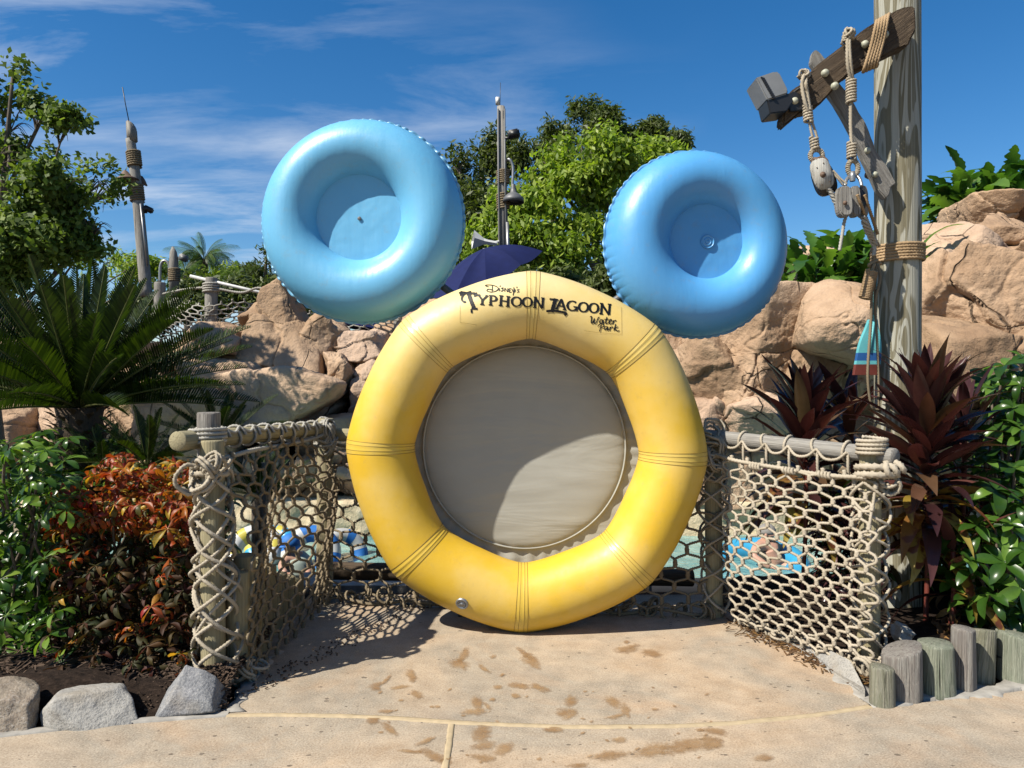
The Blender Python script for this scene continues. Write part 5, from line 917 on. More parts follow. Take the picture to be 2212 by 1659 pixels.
for q, (x, y, D, n, L, z0, lab) in enumerate([(318, 1005, 5.0, 22, .52, .8, 'small young cycad rising behind the red and orange croton'), (225, 1030, 5.2, 18, .5, .7, 'small dark cycad in shade below the large cycad'), (470, 960, 5.6, 18, .55, .9, 'small cycad behind the left rope rail'), (560, 1070, 6.9, 20, .62, .2, 'low cycad seen through the left net')]):
    c = W(x, y, D); t = thing('cycad', (c.x, c.y, z0 if q != 3 else -.3), lab, 'cycad', 'cycads in the left bed'); mb = MB(); mb.add(*tube([(c.x, c.y, c.z-.9), (c.x, c.y, c.z)], .07, 10)); mb.obj('trunk', M['bark'], t)
    t.location.z = 0; frond_plant(t, c, n, L, cyp[1:], ['cycad', 'rachis'], (.1, 1.4), 20+q, r0=.03)
# umbrella plant (schefflera) at the far left
def whorl(c, ax, n, L, g, tilt=.25, mat='scheff', np_=4, pet=.0):
    ax = Vector(ax).normalized(); a = ax.orthogonal().normalized(); b = ax.cross(a); out = []; o0 = g.uniform(0, 6)
    for k in range(n):
        t = o0+k*2*math.pi/n+g.normal()*.08; d = (a*math.cos(t)+b*math.sin(t))*math.cos(tilt)+ax*math.sin(tilt)*g.uniform(.5, 1.4); out.append((int(g.integers(np_)), mat, orient(Vector(c)+d*pet, d, ax, L*g.uniform(.8, 1.12), g.normal()*.15)))
    return out
def stems(parent, segs, r, mat='bark', name='stem'):
    mb = MB()
    for a, b in segs: a, b = Vector(a), Vector(b); m = a.lerp(b, .5)+Vector((rng.normal()*.04, rng.normal()*.04, 0)); mb.add(*tube(spline([a, m, b], 4), r, 6, caps=False))
    return mb.obj(name, M[mat], parent)
scp = [P3(*blade(1, .36, 6, .18, .35+.2*k, 'obov', .02, seed=k, petiole=.18), 1) for k in range(4)]
sch = thing('umbrella_plant', (-2.9, 4.2, .05), 'bright green umbrella plant with fans of oval leaves at the far left edge', 'plant'); g = np.random.default_rng(11); it = []; sg_ = []
known = [(345/2124*553, 1050*.864+90*.2603, 4.5), (10, 985, 3.95), (50, 1010, 4.1), (60, 1090, 4.05), (95, 1110, 4.05), (25, 1110, 4.1), (130, 1048, 4.4), (45, 1065, 4.3), (20, 1180, 4.05), (70, 1215, 4.2), (100, 1170, 4.25), (-30, 1050, 4.0), (-20, 1130, 4.0), (110, 1300, 4.3), (55, 1385, 4.2), (100, 1350, 4.2), (30, 1290, 4.3), (15, 960, 4.3), (80, 950, 4.5), (-40, 960, 4.1), (85, 1020, 4.4), (60, 950, 4.35)]
for x, y, D in known:
    c = W(x, y, D); ax = Vector((g.normal()*.3-.25, g.normal()*.3-.45, 1)); it += whorl(c, ax, int(g.integers(7, 10)), .115, g, .02); sg_.append(((c.x-.05, c.y+.1, c.z-.3), c))
for k in range(150):
    x, y, D = g.uniform(-120, 150), g.uniform(930, 1485), g.uniform(3.85, 4.6); c = W(x, y, D); c.z = max(c.z, .12); it += whorl(c, (g.normal()*.4-.2, g.normal()*.4-.4, 1), 8, .10, g, .0)
    if k < 5: sg_.append(((-2.9+g.normal()*.25, 4.4+g.normal()*.2, .05), c))
emit(sch, 'leaf', scp, it, 300); stems(sch, sg_, .008)
# croton
crp = [P3(*blade(1, .34, 6, .65 if k % 2 else -.3, .35+.5*k, 'obov', .09, twist=1.1*(k-1.5), seed=k, petiole=.06), 1) for k in range(4)]
cro = thing('croton', (-2.35, 4.45, .05), 'croton bush with curled red, orange and yellow leaves beside the left rope post', 'shrub'); g = np.random.default_rng(13); it = []; sg_ = []
for k in range(520):
    u = g.uniform(0, 1); top = k < 120
    if top: x = g.uniform(118, 408); yt_ = 998+((x-300)/185)**2*80+22*math.sin(x*.045)+(25 if x < 200 else 0); y = yt_+abs(g.normal())*70; D = g.uniform(4.15, 4.75)
    else: x = g.uniform(115, 412); y = g.uniform(1060, 1490); D = 4.0+abs(g.normal())*.28-.22*(y-1060)/400
    c = W(x, y, D); mat = 'croton' if (y < 1150 or g.random() < .16) else 'croton_low_shade'; ax = Vector(((x-270)/200*.5+g.normal()*.25-.1, -.35+g.normal()*.3, 1)); n = int(g.integers(7, 11)) if top else 6  # lower whorls mostly get the copy with painted shade
    it += whorl(c, ax, n, g.uniform(.07, .105), g, .55 if top else .2, mat)
    if k % 26 == 0: sg_.append(((-2.35+g.normal()*.12, 4.6+g.normal()*.1, .05), c))
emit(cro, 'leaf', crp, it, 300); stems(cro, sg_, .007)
# dark filler shrubs behind the left bed
flp = [P3(*blade(1, .4, 4, .2, .5, 'oval', .03, seed=k), 1) for k in range(3)]
def bush(name, lab, cat, c, rad, n, L, mats, protos, seed, cap=0, clump=7, group=None, flat=.5, tilt=.3, inner=.55):
    t = thing(name, (c[0], c[1], max(0, c[2]-rad[2])), lab, cat, group); g = np.random.default_rng(seed); it = []; sg_ = []
    for k in range(n):
        v = g.normal(size=3); v /= np.linalg.norm(v); r = g.uniform(inner, 1)**.5*(1+.18*math.sin(v[0]*5+seed)*math.cos(v[2]*4)); p = Vector(c)+Vector(v*np.array(rad)*r); ax = Vector(v)*.7+Vector((0, -.15, flat+.3))
        it += whorl(p, ax, clump, L*g.uniform(.75, 1.2), g, tilt, mats[int(g.integers(len(mats)))], len(protos))
        if k % 9 == 0: sg_.append(((c[0]+g.normal()*.05, c[1]+g.normal()*.05, c[2]-rad[2]), p))
    emit(t, 'leaf', protos, it, cap); stems(t, sg_, .01); return t
bush('leafy_shrub', 'dark leafy shrub in deep shade at the foot of the large cycad', 'shrub', (-2.9, 5.15, .60), (.95, .45, .68), 330, .11, ['scheff'], scp, 31, clump=6)
bush('leafy_shrub', 'dark leafy shrub behind the red croton and the left net', 'shrub', (-2.42, 5.5, .45), (.38, .4, .55), 170, .10, ['scheff'], flp, 32)
bush('leafy_shrub', 'dark low shrub filling the shade at the left edge of the bed', 'shrub', (-3.5, 4.9, .45), (.7, .5, .55), 170, .12, ['scheff'], scp, 33)
# burgundy cordylines
cop = [P3(*blade(1, .20, 9, .30, .10+.20*k, 'lance', .03, twist=.25*(k-1.5), seed=k, petiole=.07), 1) for k in range(5)]
def cordyline(lab, base, top, nl, L, seed, y_low=.25, old=.25, low_el=-.15, group='burgundy cordylines'):
    base, top = Vector(base), Vector(top); t = thing('cordyline', base, lab, 'plant', group); g = np.random.default_rng(seed); it = []
    for k in range(nl):
        u = k/nl; el = low_el+(1.42-low_el)*u**1.15; az = k*2.39996+g.normal()*.2; p = base.lerp(top, y_low+(1-y_low)*(.35*u+.65*u**.7)); d = dirv(az, el+g.normal()*.08)
        mat = 'cordy_old' if (u < .30 and g.random() < old*2.6) else 'cordy'; dr = 4 if u < .2 else (3 if u < .4 else int(g.integers(0, 3))); it.append((dr, mat, orient(p, d, (0, 0, 1) if el < 1.2 else (-math.cos(az), -math.sin(az), .3), L*g.uniform(.82, 1.12)*(.72 if u > .9 else 1), g.normal()*.25)))
    emit(t, 'leaf', cop, it, 300); mb = MB(); mb.add(*tube(spline([base, base.lerp(top, .5)+Vector((.03, .02, 0)), top], 6), .016, 8)); mb.obj('stem', M['paintred'], t); return t
tp = W(2002, 872, 4.55); cordyline('tallest burgundy cordyline with yellowing lower leaves, in front of the tall pole', (tp.x+.02, 4.6, .05), tp, 118, .50, 5, y_low=.36, low_el=.0)
tp = W(2060, 1190, 4.35); cordyline('low burgundy cordyline under the tallest one, near the green glossy shrub', (tp.x, 4.4, .05), (tp.x, 4.35, tp.z), 14, .42, 15, y_low=.45, old=.3, low_el=0)
tp = W(1738, 890, 5.25); cordyline('burgundy cordyline standing behind the rail of the right rope net', (tp.x, 5.3, .0), tp, 76, .54, 6, y_low=.45, old=.15, low_el=.05)
tp = W(1838, 880, 5.4); cordyline('smaller burgundy cordyline between the tall pole and its twin behind the rail', (tp.x+.02, 5.45, .0), tp, 30, .48, 7, y_low=.4)
tp = W(2085, 900, 4.9); cordyline('burgundy cordyline behind and right of the tallest one', (tp.x, 5.0, .05), tp, 30, .50, 8, y_low=.45, old=.1)
dlp = [P3(*blade(1, .22, 5, .3, 1.5, 'lance', .12, twist=1.0, seed=k), 1) for k in range(3)]
dl = thing('dead_leaves', G(2010, 1330), 'skirt of brown dead leaves round the foot of the cordyline stem', 'dead leaves'); g = np.random.default_rng(3); it = []
for k in range(46): p = Vector((2.60+g.normal()*.07, 4.42+g.normal()*.06, .10+abs(g.normal())*.10)); it.append((int(g.integers(3)), 'deadleaf', orient(p, dirv(g.uniform(0, 6.28), g.uniform(-.9, .1)), (0, 0, 1), g.uniform(.10, .2), g.normal())))
emit(dl, 'leaf', dlp, it, 300)
# glossy green shrubs at the right edge
glp = [P3(*blade(1, .40, 7, .32, .25+.25*k, 'oval', .035, seed=k, petiole=.05), 1) for k in range(4)]
def whorl_shrub(lab, pts, n_extra, box_, seed, L, base, cap=300, mat='glossy', group=None):
    t = thing('glossy_shrub', base, lab, 'shrub', group); g = np.random.default_rng(seed); it = []; sg_ = []
    P = [W(*p) for p in pts]
    for k in range(n_extra): P.append(W(g.uniform(*box_[0]), g.uniform(*box_[1]), g.uniform(*box_[2])))
    for k, c in enumerate(P):
        c.z = max(c.z, .12); ax = Vector((g.normal()*.35-.25, g.normal()*.3-.5, 1)); it += whorl(c, ax, 6, L*g.uniform(.85, 1.15), g, .35, mat); it += whorl(c-ax.normalized()*.05, ax, 4, L*.9, g, .0, mat)
        if k < 26: sg_.append((Vector(base)+Vector((g.normal()*.08, g.normal()*.08, 0)), c))
    emit(t, 'leaf', glp, it, cap); stems(t, sg_, .008); return t
whorl_shrub('glossy green shrub with toothed leaves behind the log stumps at the right edge', [(2150, 1060, 4.3), (2110, 1135, 4.25), (2185, 1130, 4.2), (2215, 1070, 4.2), (2060, 1160, 4.35), (2100, 1215, 4.2), (2170, 1215, 4.15), (2215, 1190, 4.1), (2140, 1285, 4.15), (2205, 1270, 4.1), (2095, 1290, 4.3), (2180, 1330, 4.2), (2130, 1000, 4.5), (2190, 1010, 4.4), (2060, 1235, 4.4), (2225, 1320, 4.2)], 46, ((2080, 2330), (980, 1340), (4.35, 4.9)), 41, .150, (3.0, 4.5, .06))
whorl_shrub('lighter glossy shrub behind the tallest cordyline, higher up at the right edge', [(2170, 790, 4.9), (2205, 830, 4.8), (2150, 840, 5.0), (2190, 880, 4.8), (2160, 930, 4.8), (2210, 930, 4.7), (2140, 960, 4.9), (2215, 780, 4.9)], 34, ((2130, 2330), (800, 1000), (4.9, 5.5)), 42, .150, (3.35, 5.1, .06))
# broad leaved shrubs behind the right net, in shade
bush('leafy_shrub', 'dark burgundy undergrowth behind the right rope net', 'shrub', (2.48, 5.2, .42), (.34, .35, .50), 110, .18, ['cordy', 'croton_low_shade', 'cordy_old'][:2], cop, 34, clump=5)
bush('leafy_shrub', 'dark undergrowth round the foot of the tall pole', 'shrub', (2.75, 5.35, .45), (.60, .40, .60), 170, .16, ['cordy', 'scheff'], cop, 35, clump=5)
bush('leafy_shrub', 'dark green filler shrub behind the glossy shrub', 'shrub', (3.55, 5.5, .55), (.75, .5, .8), 220, .13, ['glossy'], flp, 36)
# bird of paradise / banana like clumps on the rocks
def bananaleaf(seed, k):
    V, F = blade(1, .25, 24, .28, .35+.35*k, 'strap', .03, seed=seed, petiole=.35, across=2); g = np.random.default_rng(seed); j = 0
    for i in range(1, 25):
        q1, q2 = g.uniform(.55, 1.15, 2); V[i*5+0, 0] *= q1; V[i*5+4, 0] *= q2; V[i*5+0, 2] -= .03*(1-q1); V[i*5+4, 2] -= .03*(1-q2)
    return P3(V, F, 1)
bnp = [bananaleaf(k, k*.8) for k in range(4)]
def paradise(lab, c, n, L, seed, spread, group='broad leaved clumps growing on the rocks', mat='banana'):
    t = thing('paradise_plant', c, lab, 'plant', group); g = np.random.default_rng(seed); it = []
    for k in range(n): az = g.uniform(0, 6.28); el = g.uniform(.15, 1.45); p = Vector(c)+Vector((g.uniform(-1, 1)*spread[0], g.uniform(-1, 1)*spread[1], g.uniform(-.1, .25))); it.append((int(g.integers(4)), mat, orient(p, dirv(az, el), (0, 0, 1) if el < 1.2 else (-math.cos(az), -math.sin(az), .3), L*g.uniform(.6, 1.15), g.normal()*.5)))
    emit(t, 'leaf', bnp, it, 300)
paradise('broad leaved green clump on the rocks between the right blue ring and the tall pole', W(1830, 640, 11.6), 290, .78, 1, (.80, .55)); paradise('low bright green clump on the rock just right of the right blue ring', W(1735, 660, 11.2), 80, .45, 2, (.45, .3))
paradise('dark broad leaved clump growing on top of the high rocks at the right edge', W(2180, 480, 14.6), 290, .95, 3, (1.05, .5), mat='banana')
paradise('ragged palm like clump on the slope left of the high rock top', W(2085, 495, 14.9), 90, .75, 4, (.5, .4), mat='palm')
# ------------------------------------------------------------------ trees
def leafcloud(lumps, n, ls, seed, droop=.0, gap=.0, asp=.45, shell=.6, gs=1.6, clump=1, csz=0):
    """lumps: (centre, radii); leaf sized faces through the volume of every lump"""
    g = np.random.default_rng(seed); vol = np.array([np.prod(l[1])**.67 for l in lumps]); ks = g.choice(len(lumps), n, p=vol/vol.sum()); C = np.array([tuple(l[0]) for l in lumps])[ks]; Rd = np.array([l[1] for l in lumps])[ks]
    v = g.normal(size=(n, 3)); v /= np.linalg.norm(v, axis=1)[:, None]; r = g.uniform(shell**3, 1, n)**(1/3); P = C+v*Rd*r[:, None]; keep = (fbm(P*gs, seed, 3)*1.8 > gap) ; P, v = P[keep], v[keep]; n = len(P)
    if clump > 1: P = np.repeat(P, clump, 0)+np.clip(g.normal(0, csz, (n*clump, 3)), -1.8*csz, 1.8*csz); v = np.repeat(v, clump, 0); n = len(P)
    nrm = v*.7+g.normal(size=(n, 3))*.55+np.array([0, -.1, .35]); nrm /= np.linalg.norm(nrm, axis=1)[:, None]; a = np.cross(nrm, g.normal(size=(n, 3))); a[:, 2] -= droop; a -= nrm*(a*nrm).sum(1)[:, None]; a /= np.linalg.norm(a, axis=1)[:, None]; b = np.cross(nrm, a)
    s_ = ls*g.uniform(.6, 1.3, n)[:, None]; V = np.stack([P-a*s_, P+b*s_*asp, P+a*s_, P-b*s_*asp], 1).reshape(-1, 3); return V, (np.arange(n)[:, None]*4+np.arange(4)[None])
def tree(lab, base, lumps, n, ls, mat, seed, tr=.25, name='tree', cat='tree', group=None, bark='bark', twigs=0, **kw):
    big = lumps; g5 = np.random.default_rng(seed+5)
    t = thing(name, base, lab, cat, group); base = Vector(base); mb = MB(); cs = [Vector(l[0]) for l in lumps]; top = max(cs, key=lambda c: c.z); g = np.random.default_rng(seed)
    spine = spline([base, base.lerp(top, .4)+Vector((g.normal()*.2, g.normal()*.2, 0)), top], 10); mb.add(*tube(spine, np.linspace(tr, tr*.25, len(spine)), 10)); mb.obj('trunk', M[bark], t)
    for c, (_, rad_) in zip(cs, big):
        if c is top: continue
        i = int(len(spine)*min(.85, max(.2, .75*(c.z-base.z)/(top.z-base.z+.01)))); a = Vector(spine[i]); c = a.lerp(c, .92); mid = a.lerp(c, .55)+Vector((g.normal()*.2, g.normal()*.2, -.1)); q = spline([a, mid, c], 6); m2 = MB(); m2.add(*tube(q, np.linspace(tr*.4, tr*.12, len(q)), 7))
        rad = rad_
        for k in range(twigs): v = g.normal(size=3); v /= np.linalg.norm(v); e = c+Vector(v*np.array(rad)*.92); m2.add(*tube(spline([c.lerp(mid, .2), c.lerp(e, .5)+Vector((0, 0, .05)), e], 4), np.linspace(tr*.10, tr*.03, 9), 5, caps=False))
        m2.obj('limb', M[bark], t)
    sub_ = []
    for c, rd_ in big:
        for k in range(8):
            v = g5.normal(size=3); v[1] = -abs(v[1])*.8; v /= np.linalg.norm(v); f_ = g5.uniform(.30, .50); sub_.append((Vector(c)+Vector(v*np.array(rd_)*(1-f_*.75)), tuple(np.array(rd_)*f_)))
    V, F = leafcloud(sub_, n, ls, seed, **kw); link('crown', mk_mesh('crown', V, F, M[mat], False), t); return t
def LP(L, D, dd=1.0, g=None, seed=0):
    g = np.random.default_rng(seed); return [(W(x, y, D+g.uniform(-1, 1)*dd), (r*D/F_, r*D/F_*.9, r2*D/F_)) for x, y, r, r2 in L]
tree('bright yellow green bushy tree between the two blue rings', (3.2, 21, 1.8), LP([(1120, 420, 55, 48), (1180, 360, 45, 40), (1250, 330, 60, 45), (1320, 330, 60, 50), (1390, 345, 55, 40), (1450, 350, 40, 28), (1070, 500, 60, 50), (1150, 490, 80, 65), (1240, 430, 90, 65), (1340, 430, 90, 70), (1430, 420, 60, 60), (1230, 540, 95, 65), (1330, 540, 80, 60), (1110, 570, 70, 50), (1290, 305, 16, 30), (1215, 318, 14, 26), (1040, 560, 40, 40), (1310, 300, 22, 26), (1180, 570, 60, 50), (1400, 500, 50, 60)], 20, 1.2, seed=2), 15000, .105, 'tree_b', 61, .22, droop=1.2, gap=-.22, asp=.42, shell=.45, gs=1.5, twigs=7, clump=3, csz=.13)
tree('dark evergreen tree left of the centre pole, behind the bright tree', (-.5, 27, 1.8), LP([(1040, 330, 60, 55), (1010, 400, 55, 60), (1090, 350, 50, 45), (1060, 450, 70, 60), (1140, 330, 36, 50), (1010, 480, 50, 60), (1130, 420, 50, 70), (985, 350, 20, 30), (1040, 540, 60, 60)], 26, 1.2, seed=4), 12000, .12, 'tree_d', 62, .3, gap=-.05, asp=.35, shell=.3, gs=1.1, twigs=6, clump=3, csz=.18)
tree('tallest dark evergreen tree in the middle, behind the bright tree', (3.6, 29, 1.8), LP([(1262, 255, 46, 42), (1225, 310, 55, 42), (1300, 300, 60, 42), (1190, 350, 40, 55), (1260, 350, 80, 55), (1340, 340, 50, 40), (1195, 285, 24, 26), (1310, 262, 24, 24), (1170, 420, 40, 50)], 28, 1.2, seed=5), 12000, .12, 'tree_d', 63, .3, gap=.0, asp=.3, shell=.3, gs=1.1, twigs=6, clump=3, csz=.18)
tree('dark evergreen tree peeping over the right blue ring', (7.2, 29, 1.8), LP([(1410, 300, 32, 34), (1375, 320, 36, 30), (1455, 325, 36, 30), (1420, 350, 70, 36), (1478, 305, 11, 16), (1350, 300, 20, 16)], 28, 1, seed=6), 7000, .12, 'tree_d', 64, .25, gap=.0, asp=.3, shell=.2, gs=1.1, twigs=6, clump=3, csz=.16)
tree('green tree with oval leaves and open twigs rising at the far left edge', (-6.6, 9.6, .3), LP([(28, 150, 26, 42), (25, 245, 60, 55), (95, 235, 42, 32), (150, 262, 36, 18), (-30, 330, 90, 80), (70, 340, 75, 50), (150, 385, 70, 40), (225, 375, 44, 30), (245, 400, 34, 44), (60, 430, 100, 60), (170, 450, 75, 50), (-20, 460, 80, 60), (220, 470, 42, 32), (90, 520, 120, 50), (200, 520, 50, 36), (10, 560, 90, 60), (118, 205, 14, 16), (-60, 200, 60, 90)], 9.3, .5, seed=7), 21000, .043, 'tree_l', 65, .075, gap=.06, asp=.62, shell=.15, gs=2.6, twigs=14, clump=3, csz=.07)
tree('pine like tree just left of the left blue ring', (-8.4, 24, 1.6), LP([(575, 560, 32, 34), (545, 585, 30, 24), (600, 590, 36, 40), (560, 615, 44, 24), (525, 610, 20, 20)], 23, .6, seed=8), 5500, .10, 'tree_d', 66, .15, gap=-.2, asp=.22, shell=.2, twigs=4, clump=3, csz=.12)
tree('light green bushes on the skyline behind the leaning lamp pole', (-12.8, 24, 1.6), LP([(240, 565, 36, 26), (280, 575, 40, 20), (330, 580, 30, 16), (200, 560, 30, 26), (420, 610, 60, 22), (490, 600, 40, 22), (250, 600, 80, 30)], 23, 1, seed=9), 5000, .10, 'tree_b', 67, .12, name='bush', cat='bushes', gap=-.1, asp=.3, shell=.1, twigs=3, clump=3, csz=.14)
tree('dark leafy bush in the gap below the bright tree and above the yellow ring', (3, 17.5, 2.4), LP([(1240, 620, 70, 40), (1340, 620, 70, 40), (1130, 620, 60, 30), (1040, 630, 60, 30), (1420, 600, 60, 50), (960, 660, 60, 40), (860, 680, 60, 40)], 17, .6, seed=10), 9000, .09, 'tree_d', 68, .12, name='bush', cat='bush', gap=-.5, asp=.4, shell=.2, twigs=3, clump=3, csz=.1)
tree('hazy green bushes behind the far rope netting', (-8, 18, 2), LP([(330, 660, 70, 50), (430, 650, 70, 45), (520, 655, 70, 50), (610, 660, 60, 50), (700, 690, 60, 40)], 18, .6, seed=12), 6000, .09, 'tree_d', 69, .12, name='bush', cat='bushes', gap=-.5, asp=.35, shell=.2, twigs=3, clump=3, csz=.1)
# palms
pap = [frond(1, .9+.25*k, nl=64, lw=.0065, ll=.24, vee=.0, seed=k+9, hang=.75+.2*k, base=.15) for k in range(4)]
def palm(lab, x, y, D, L, n, seed, tr=.12, zb=1.8): c = W(x, y, D); t = thing('palm_tree', (c.x, c.y, zb), lab, 'palm tree', 'feathery palms on the skyline'); mb = MB(); mb.add(*tube(spline([(c.x, c.y, zb), (c.x+.05, c.y, (zb+c.z)/2), tuple(c)], 5), tr, 10)); mb.obj('trunk', M['bark'], t); frond_plant(t, c, n, L, pap, ['palm', 'rachis'], (-.15, 1.35), seed, r0=.04)
palm('tallest feathery palm on the skyline left of the left blue ring', 440, 560, 24, 1.25, 30, 1); palm('feathery palm right of the tallest one, beside the left blue ring', 520, 600, 23, .9, 22, 2); palm('low feathery palm left of the tallest skyline palm', 400, 590, 22.5, .75, 16, 3, .09)
# ------------------------------------------------------------------ distant poles, lamps, netting, umbrella
def wraps(parent, p0, p1, fr, rad, r, turns):
    for i, (f, tn) in enumerate(zip(fr, turns)): mb = MB(); p0, p1 = Vector(p0), Vector(p1); coil(mb, p0.lerp(p1, f), p1-p0, rad, r, tn, i); mb.obj('rope_wrap', M['rope_brown_shade'], parent)
def ploc(x, y, D): return W(x, y, D)
lp = thing('lamp_pole', W(318, 640, 14), 'leaning wooden lamp pole with a pointed top and two rope wraps at the left', 'lamp pole'); b_, t_ = W(316, 640, 14), W(279, 262, 14)
mb = MB(); Ps = spline([b_, W(305, 520, 14), W(292, 380, 14), W(281, 300, 14)], 8); mb.add(*tube(Ps, np.linspace(.115, .085, len(Ps)), 14)); addbm(mb, prism([(272, 304), (270, 259), (276, 258), (283, 265), (288, 276), (290, 304)], 13.92, .15, .02)); mb.obj('shaft', M['greywood'], lp)
for y0, y1, x in ((327, 360, 289), (400, 435, 295)): mb = MB(); a, c = W(x+2, y1, 14), W(x-2, y0, 14); coil(mb, a.lerp(c, .5), c-a, .115, .022, 7, 1, spread=(c-a).length); mb.obj('rope_wrap', M['rope_brown_shade'], lp)
mb = MB(); lathe(mb, [(.02, .18), (.06, .14), (.10, .06), (.22, .0), (.23, -.03), (.20, -.02)], W(272, 388, 13.9), Matrix.Rotation(R(-8), 3, 'Y')); mb.obj('lamp_shade', M['rust'], lp)
mb = MB(); lathe(mb, [(.02, .12), (.08, .08), (.16, .0), (.15, -.02)], W(300, 392, 14.2), Matrix.Rotation(R(25), 3, 'Y')); mb.obj('lamp_shade', M['rust'], lp)
mb = MB(); box(mb, W(320, 452, 14), (.16, .14, .11), Matrix.Rotation(R(25), 4, 'Y'), bev=.02); box(mb, W(310, 458, 14), (.12, .04, .04)); mb.obj('floodlight', M['black'], lp)
mb = MB(); mb.add(*tube([W(278, 262, 14), W(270, 222, 14), W(264, 188, 14)], .009, 5)); mb.obj('lightning_rod', M['black'], lp); mb = MB(); mb.add(*tube([W(303, 440, 13.87), W(318, 575, 13.87)], .018, 6)); mb.obj('conduit', M['steel'], lp)
cp = thing('lamp_pole', W(1090, 600, 16), 'upright grey lamp pole between the blue rings, with a loudspeaker', 'lamp pole')
mb = MB(); mb.add(*tube([W(1089, 640, 16), W(1085, 400, 16), W(1082, 230, 16)], [.12, .105, .085], 14)); mb.obj('shaft', M['greywood'], cp)
mb = MB()
for x in (1077, 1091): mb.add(*tube([W(x+5, 610, 15.87), W(x, 400, 15.88), W(x-1, 235, 15.9)], .022, 6))
mb.obj('conduit', M['greymetal'], cp)
mb = MB(); mb.add(*tube([W(1096, 480, 15.85), W(1099, 600, 15.85)], .035, 8)); mb.obj('steel_conduit', M['steel'], cp)
for y0, y1 in ((368, 398), (418, 453)): mb = MB(); a, c = W(1087, y1, 16), W(1086, y0, 16); coil(mb, a.lerp(c, .5), c-a, .125, .024, 7, 1, spread=(c-a).length); mb.obj('rope_wrap', M['rope_brown_shade'], cp)
mb = MB(); box(mb, W(1075, 218, 16), (.09, .09, .16), bev=.01); mb.obj('antenna_box', M['white'], cp); mb = MB(); mb.add(*tube([W(1080, 235, 16), W(1081, 178, 16)], .006, 5)); mb.obj('lightning_rod', M['black'], cp)
mb = MB(); box(mb, W(1110, 290, 15.9), (.25, .2, .18), Matrix.Rotation(R(-12), 4, 'Y'), bev=.03); box(mb, W(1097, 298, 15.9), (.16, .05, .05)); mb.obj('floodlight', M['black'], cp)
mb = MB(); mb.add(*tube(spline([W(1090, 350, 16), W(1100, 344, 15.9), W(1108, 360, 15.9), W(1107, 395, 15.9), W(1106, 410, 15.9)], 8), .032, 8)); mb.obj('lamp_arm', M['steel'], cp)
mb = MB(); lathe(mb, [(.04, .30), (.06, .20), (.07, .12), (.14, .08), (.22, .0), (.235, -.10), (.21, -.08)], W(1109, 428, 15.9), Matrix.Identity(3)); mb.obj('lamp_shade', M['greymetal'], cp)
mb = MB(); q = Vector((-.93, -.2, .12)).to_track_quat('Z', 'Y').to_matrix(); lathe(mb, [(.05, -.08), (.055, .12), (.07, .22), (.12, .30), (.21, .45), (.20, .44), (.03, .25)], W(1066, 525, 15.9), q, 4); mb.add(*tube([W(1068, 524, 15.9), W(1088, 519, 15.95)], .03, 8)); mb.obj('loudspeaker', M['white'], cp, smooth=False)
# small pole with curved lamp
sp = thing('lamp_pole', W(378, 640, 15), 'short pointed pole with a curved white pipe, left of the palm', 'lamp pole'); mb = MB(); mb.add(*tube([W(376, 640, 15), W(375, 560, 15), W(374, 545, 15), W(373, 533, 15)], [.10, .085, .07, .02], 12)); mb.obj('shaft', M['greywood'], sp)
mb = MB(); coil(mb, W(376, 594, 15), (0, 0, 1), .10, .02, 7, 1, spread=.26); mb.obj('rope_wrap', M['rope_brown_shade'], sp); mb = MB(); mb.add(*tube(spline([W(345, 610, 15), W(346, 575, 15), W(354, 563, 15), W(364, 570, 15), W(366, 590, 15)], 8), .03, 8)); mb.obj('curved_pipe', M['steel'], sp)
mb = MB(); box(mb, W(396, 557, 15), (.17, .12, .14), Matrix.Rotation(R(20), 4, 'Y'), bev=.02); mb.add(*tube([W(380, 556, 15), W(392, 558, 15)], .02, 6)); mb.obj('floodlight', M['greymetal'], sp)
mb = MB(); mb.add(*tube([W(410, 596, 12.9), W(700, 664, 13.3)], .028, 8)); mb.obj('white_pipe', M['white'], label='thin white pipe rail sloping down above the far rope netting', cat='rail')
# far rope netting on posts
fn = thing('rope_net_fence', W(460, 690, 13), 'far rope netting on grey posts along the top of the left rocks', 'fence', 'rope net fences round the yellow ring')
for x, y0, y1, r in [(456, 600, 700, .11), (345, 610, 700, .10), (862, 655, 740, .10), (700, 640, 720, .1)]: log('post', W(x, y1, 13), W(x, y0, 13), r, r*.95, M['greywood'], fn, 5)
mb = MB(); bm_p = [W(x, y, 12.95) for x, y in [(330, 640), (400, 625), (456, 622), (520, 632), (560, 622), (600, 640), (650, 648), (700, 652), (780, 675), (860, 668), (930, 690)]]; rope(mb, spline(bm_p, 6), .022)
def surfF(u, v):
    u = np.asarray(u); v = np.asarray(v); x = 330+u*620; y = 632+18*np.sin(u*9)**2+u*45+v*110; D = 12.95; return np.stack([(x-CX)/F_*D, np.full_like(x, D)+.10*np.sin(u*21+v*6), 1.6-(y-CY)/F_*D], 1)
net(mb, surfF, 52, 12, .012, seed=9, jit=.12, knot=False)
coil(mb, W(456, 622, 13), (0, 0, 1), .13, .02, 4, 2); mb.obj('net', M['rope_grey'], fn)
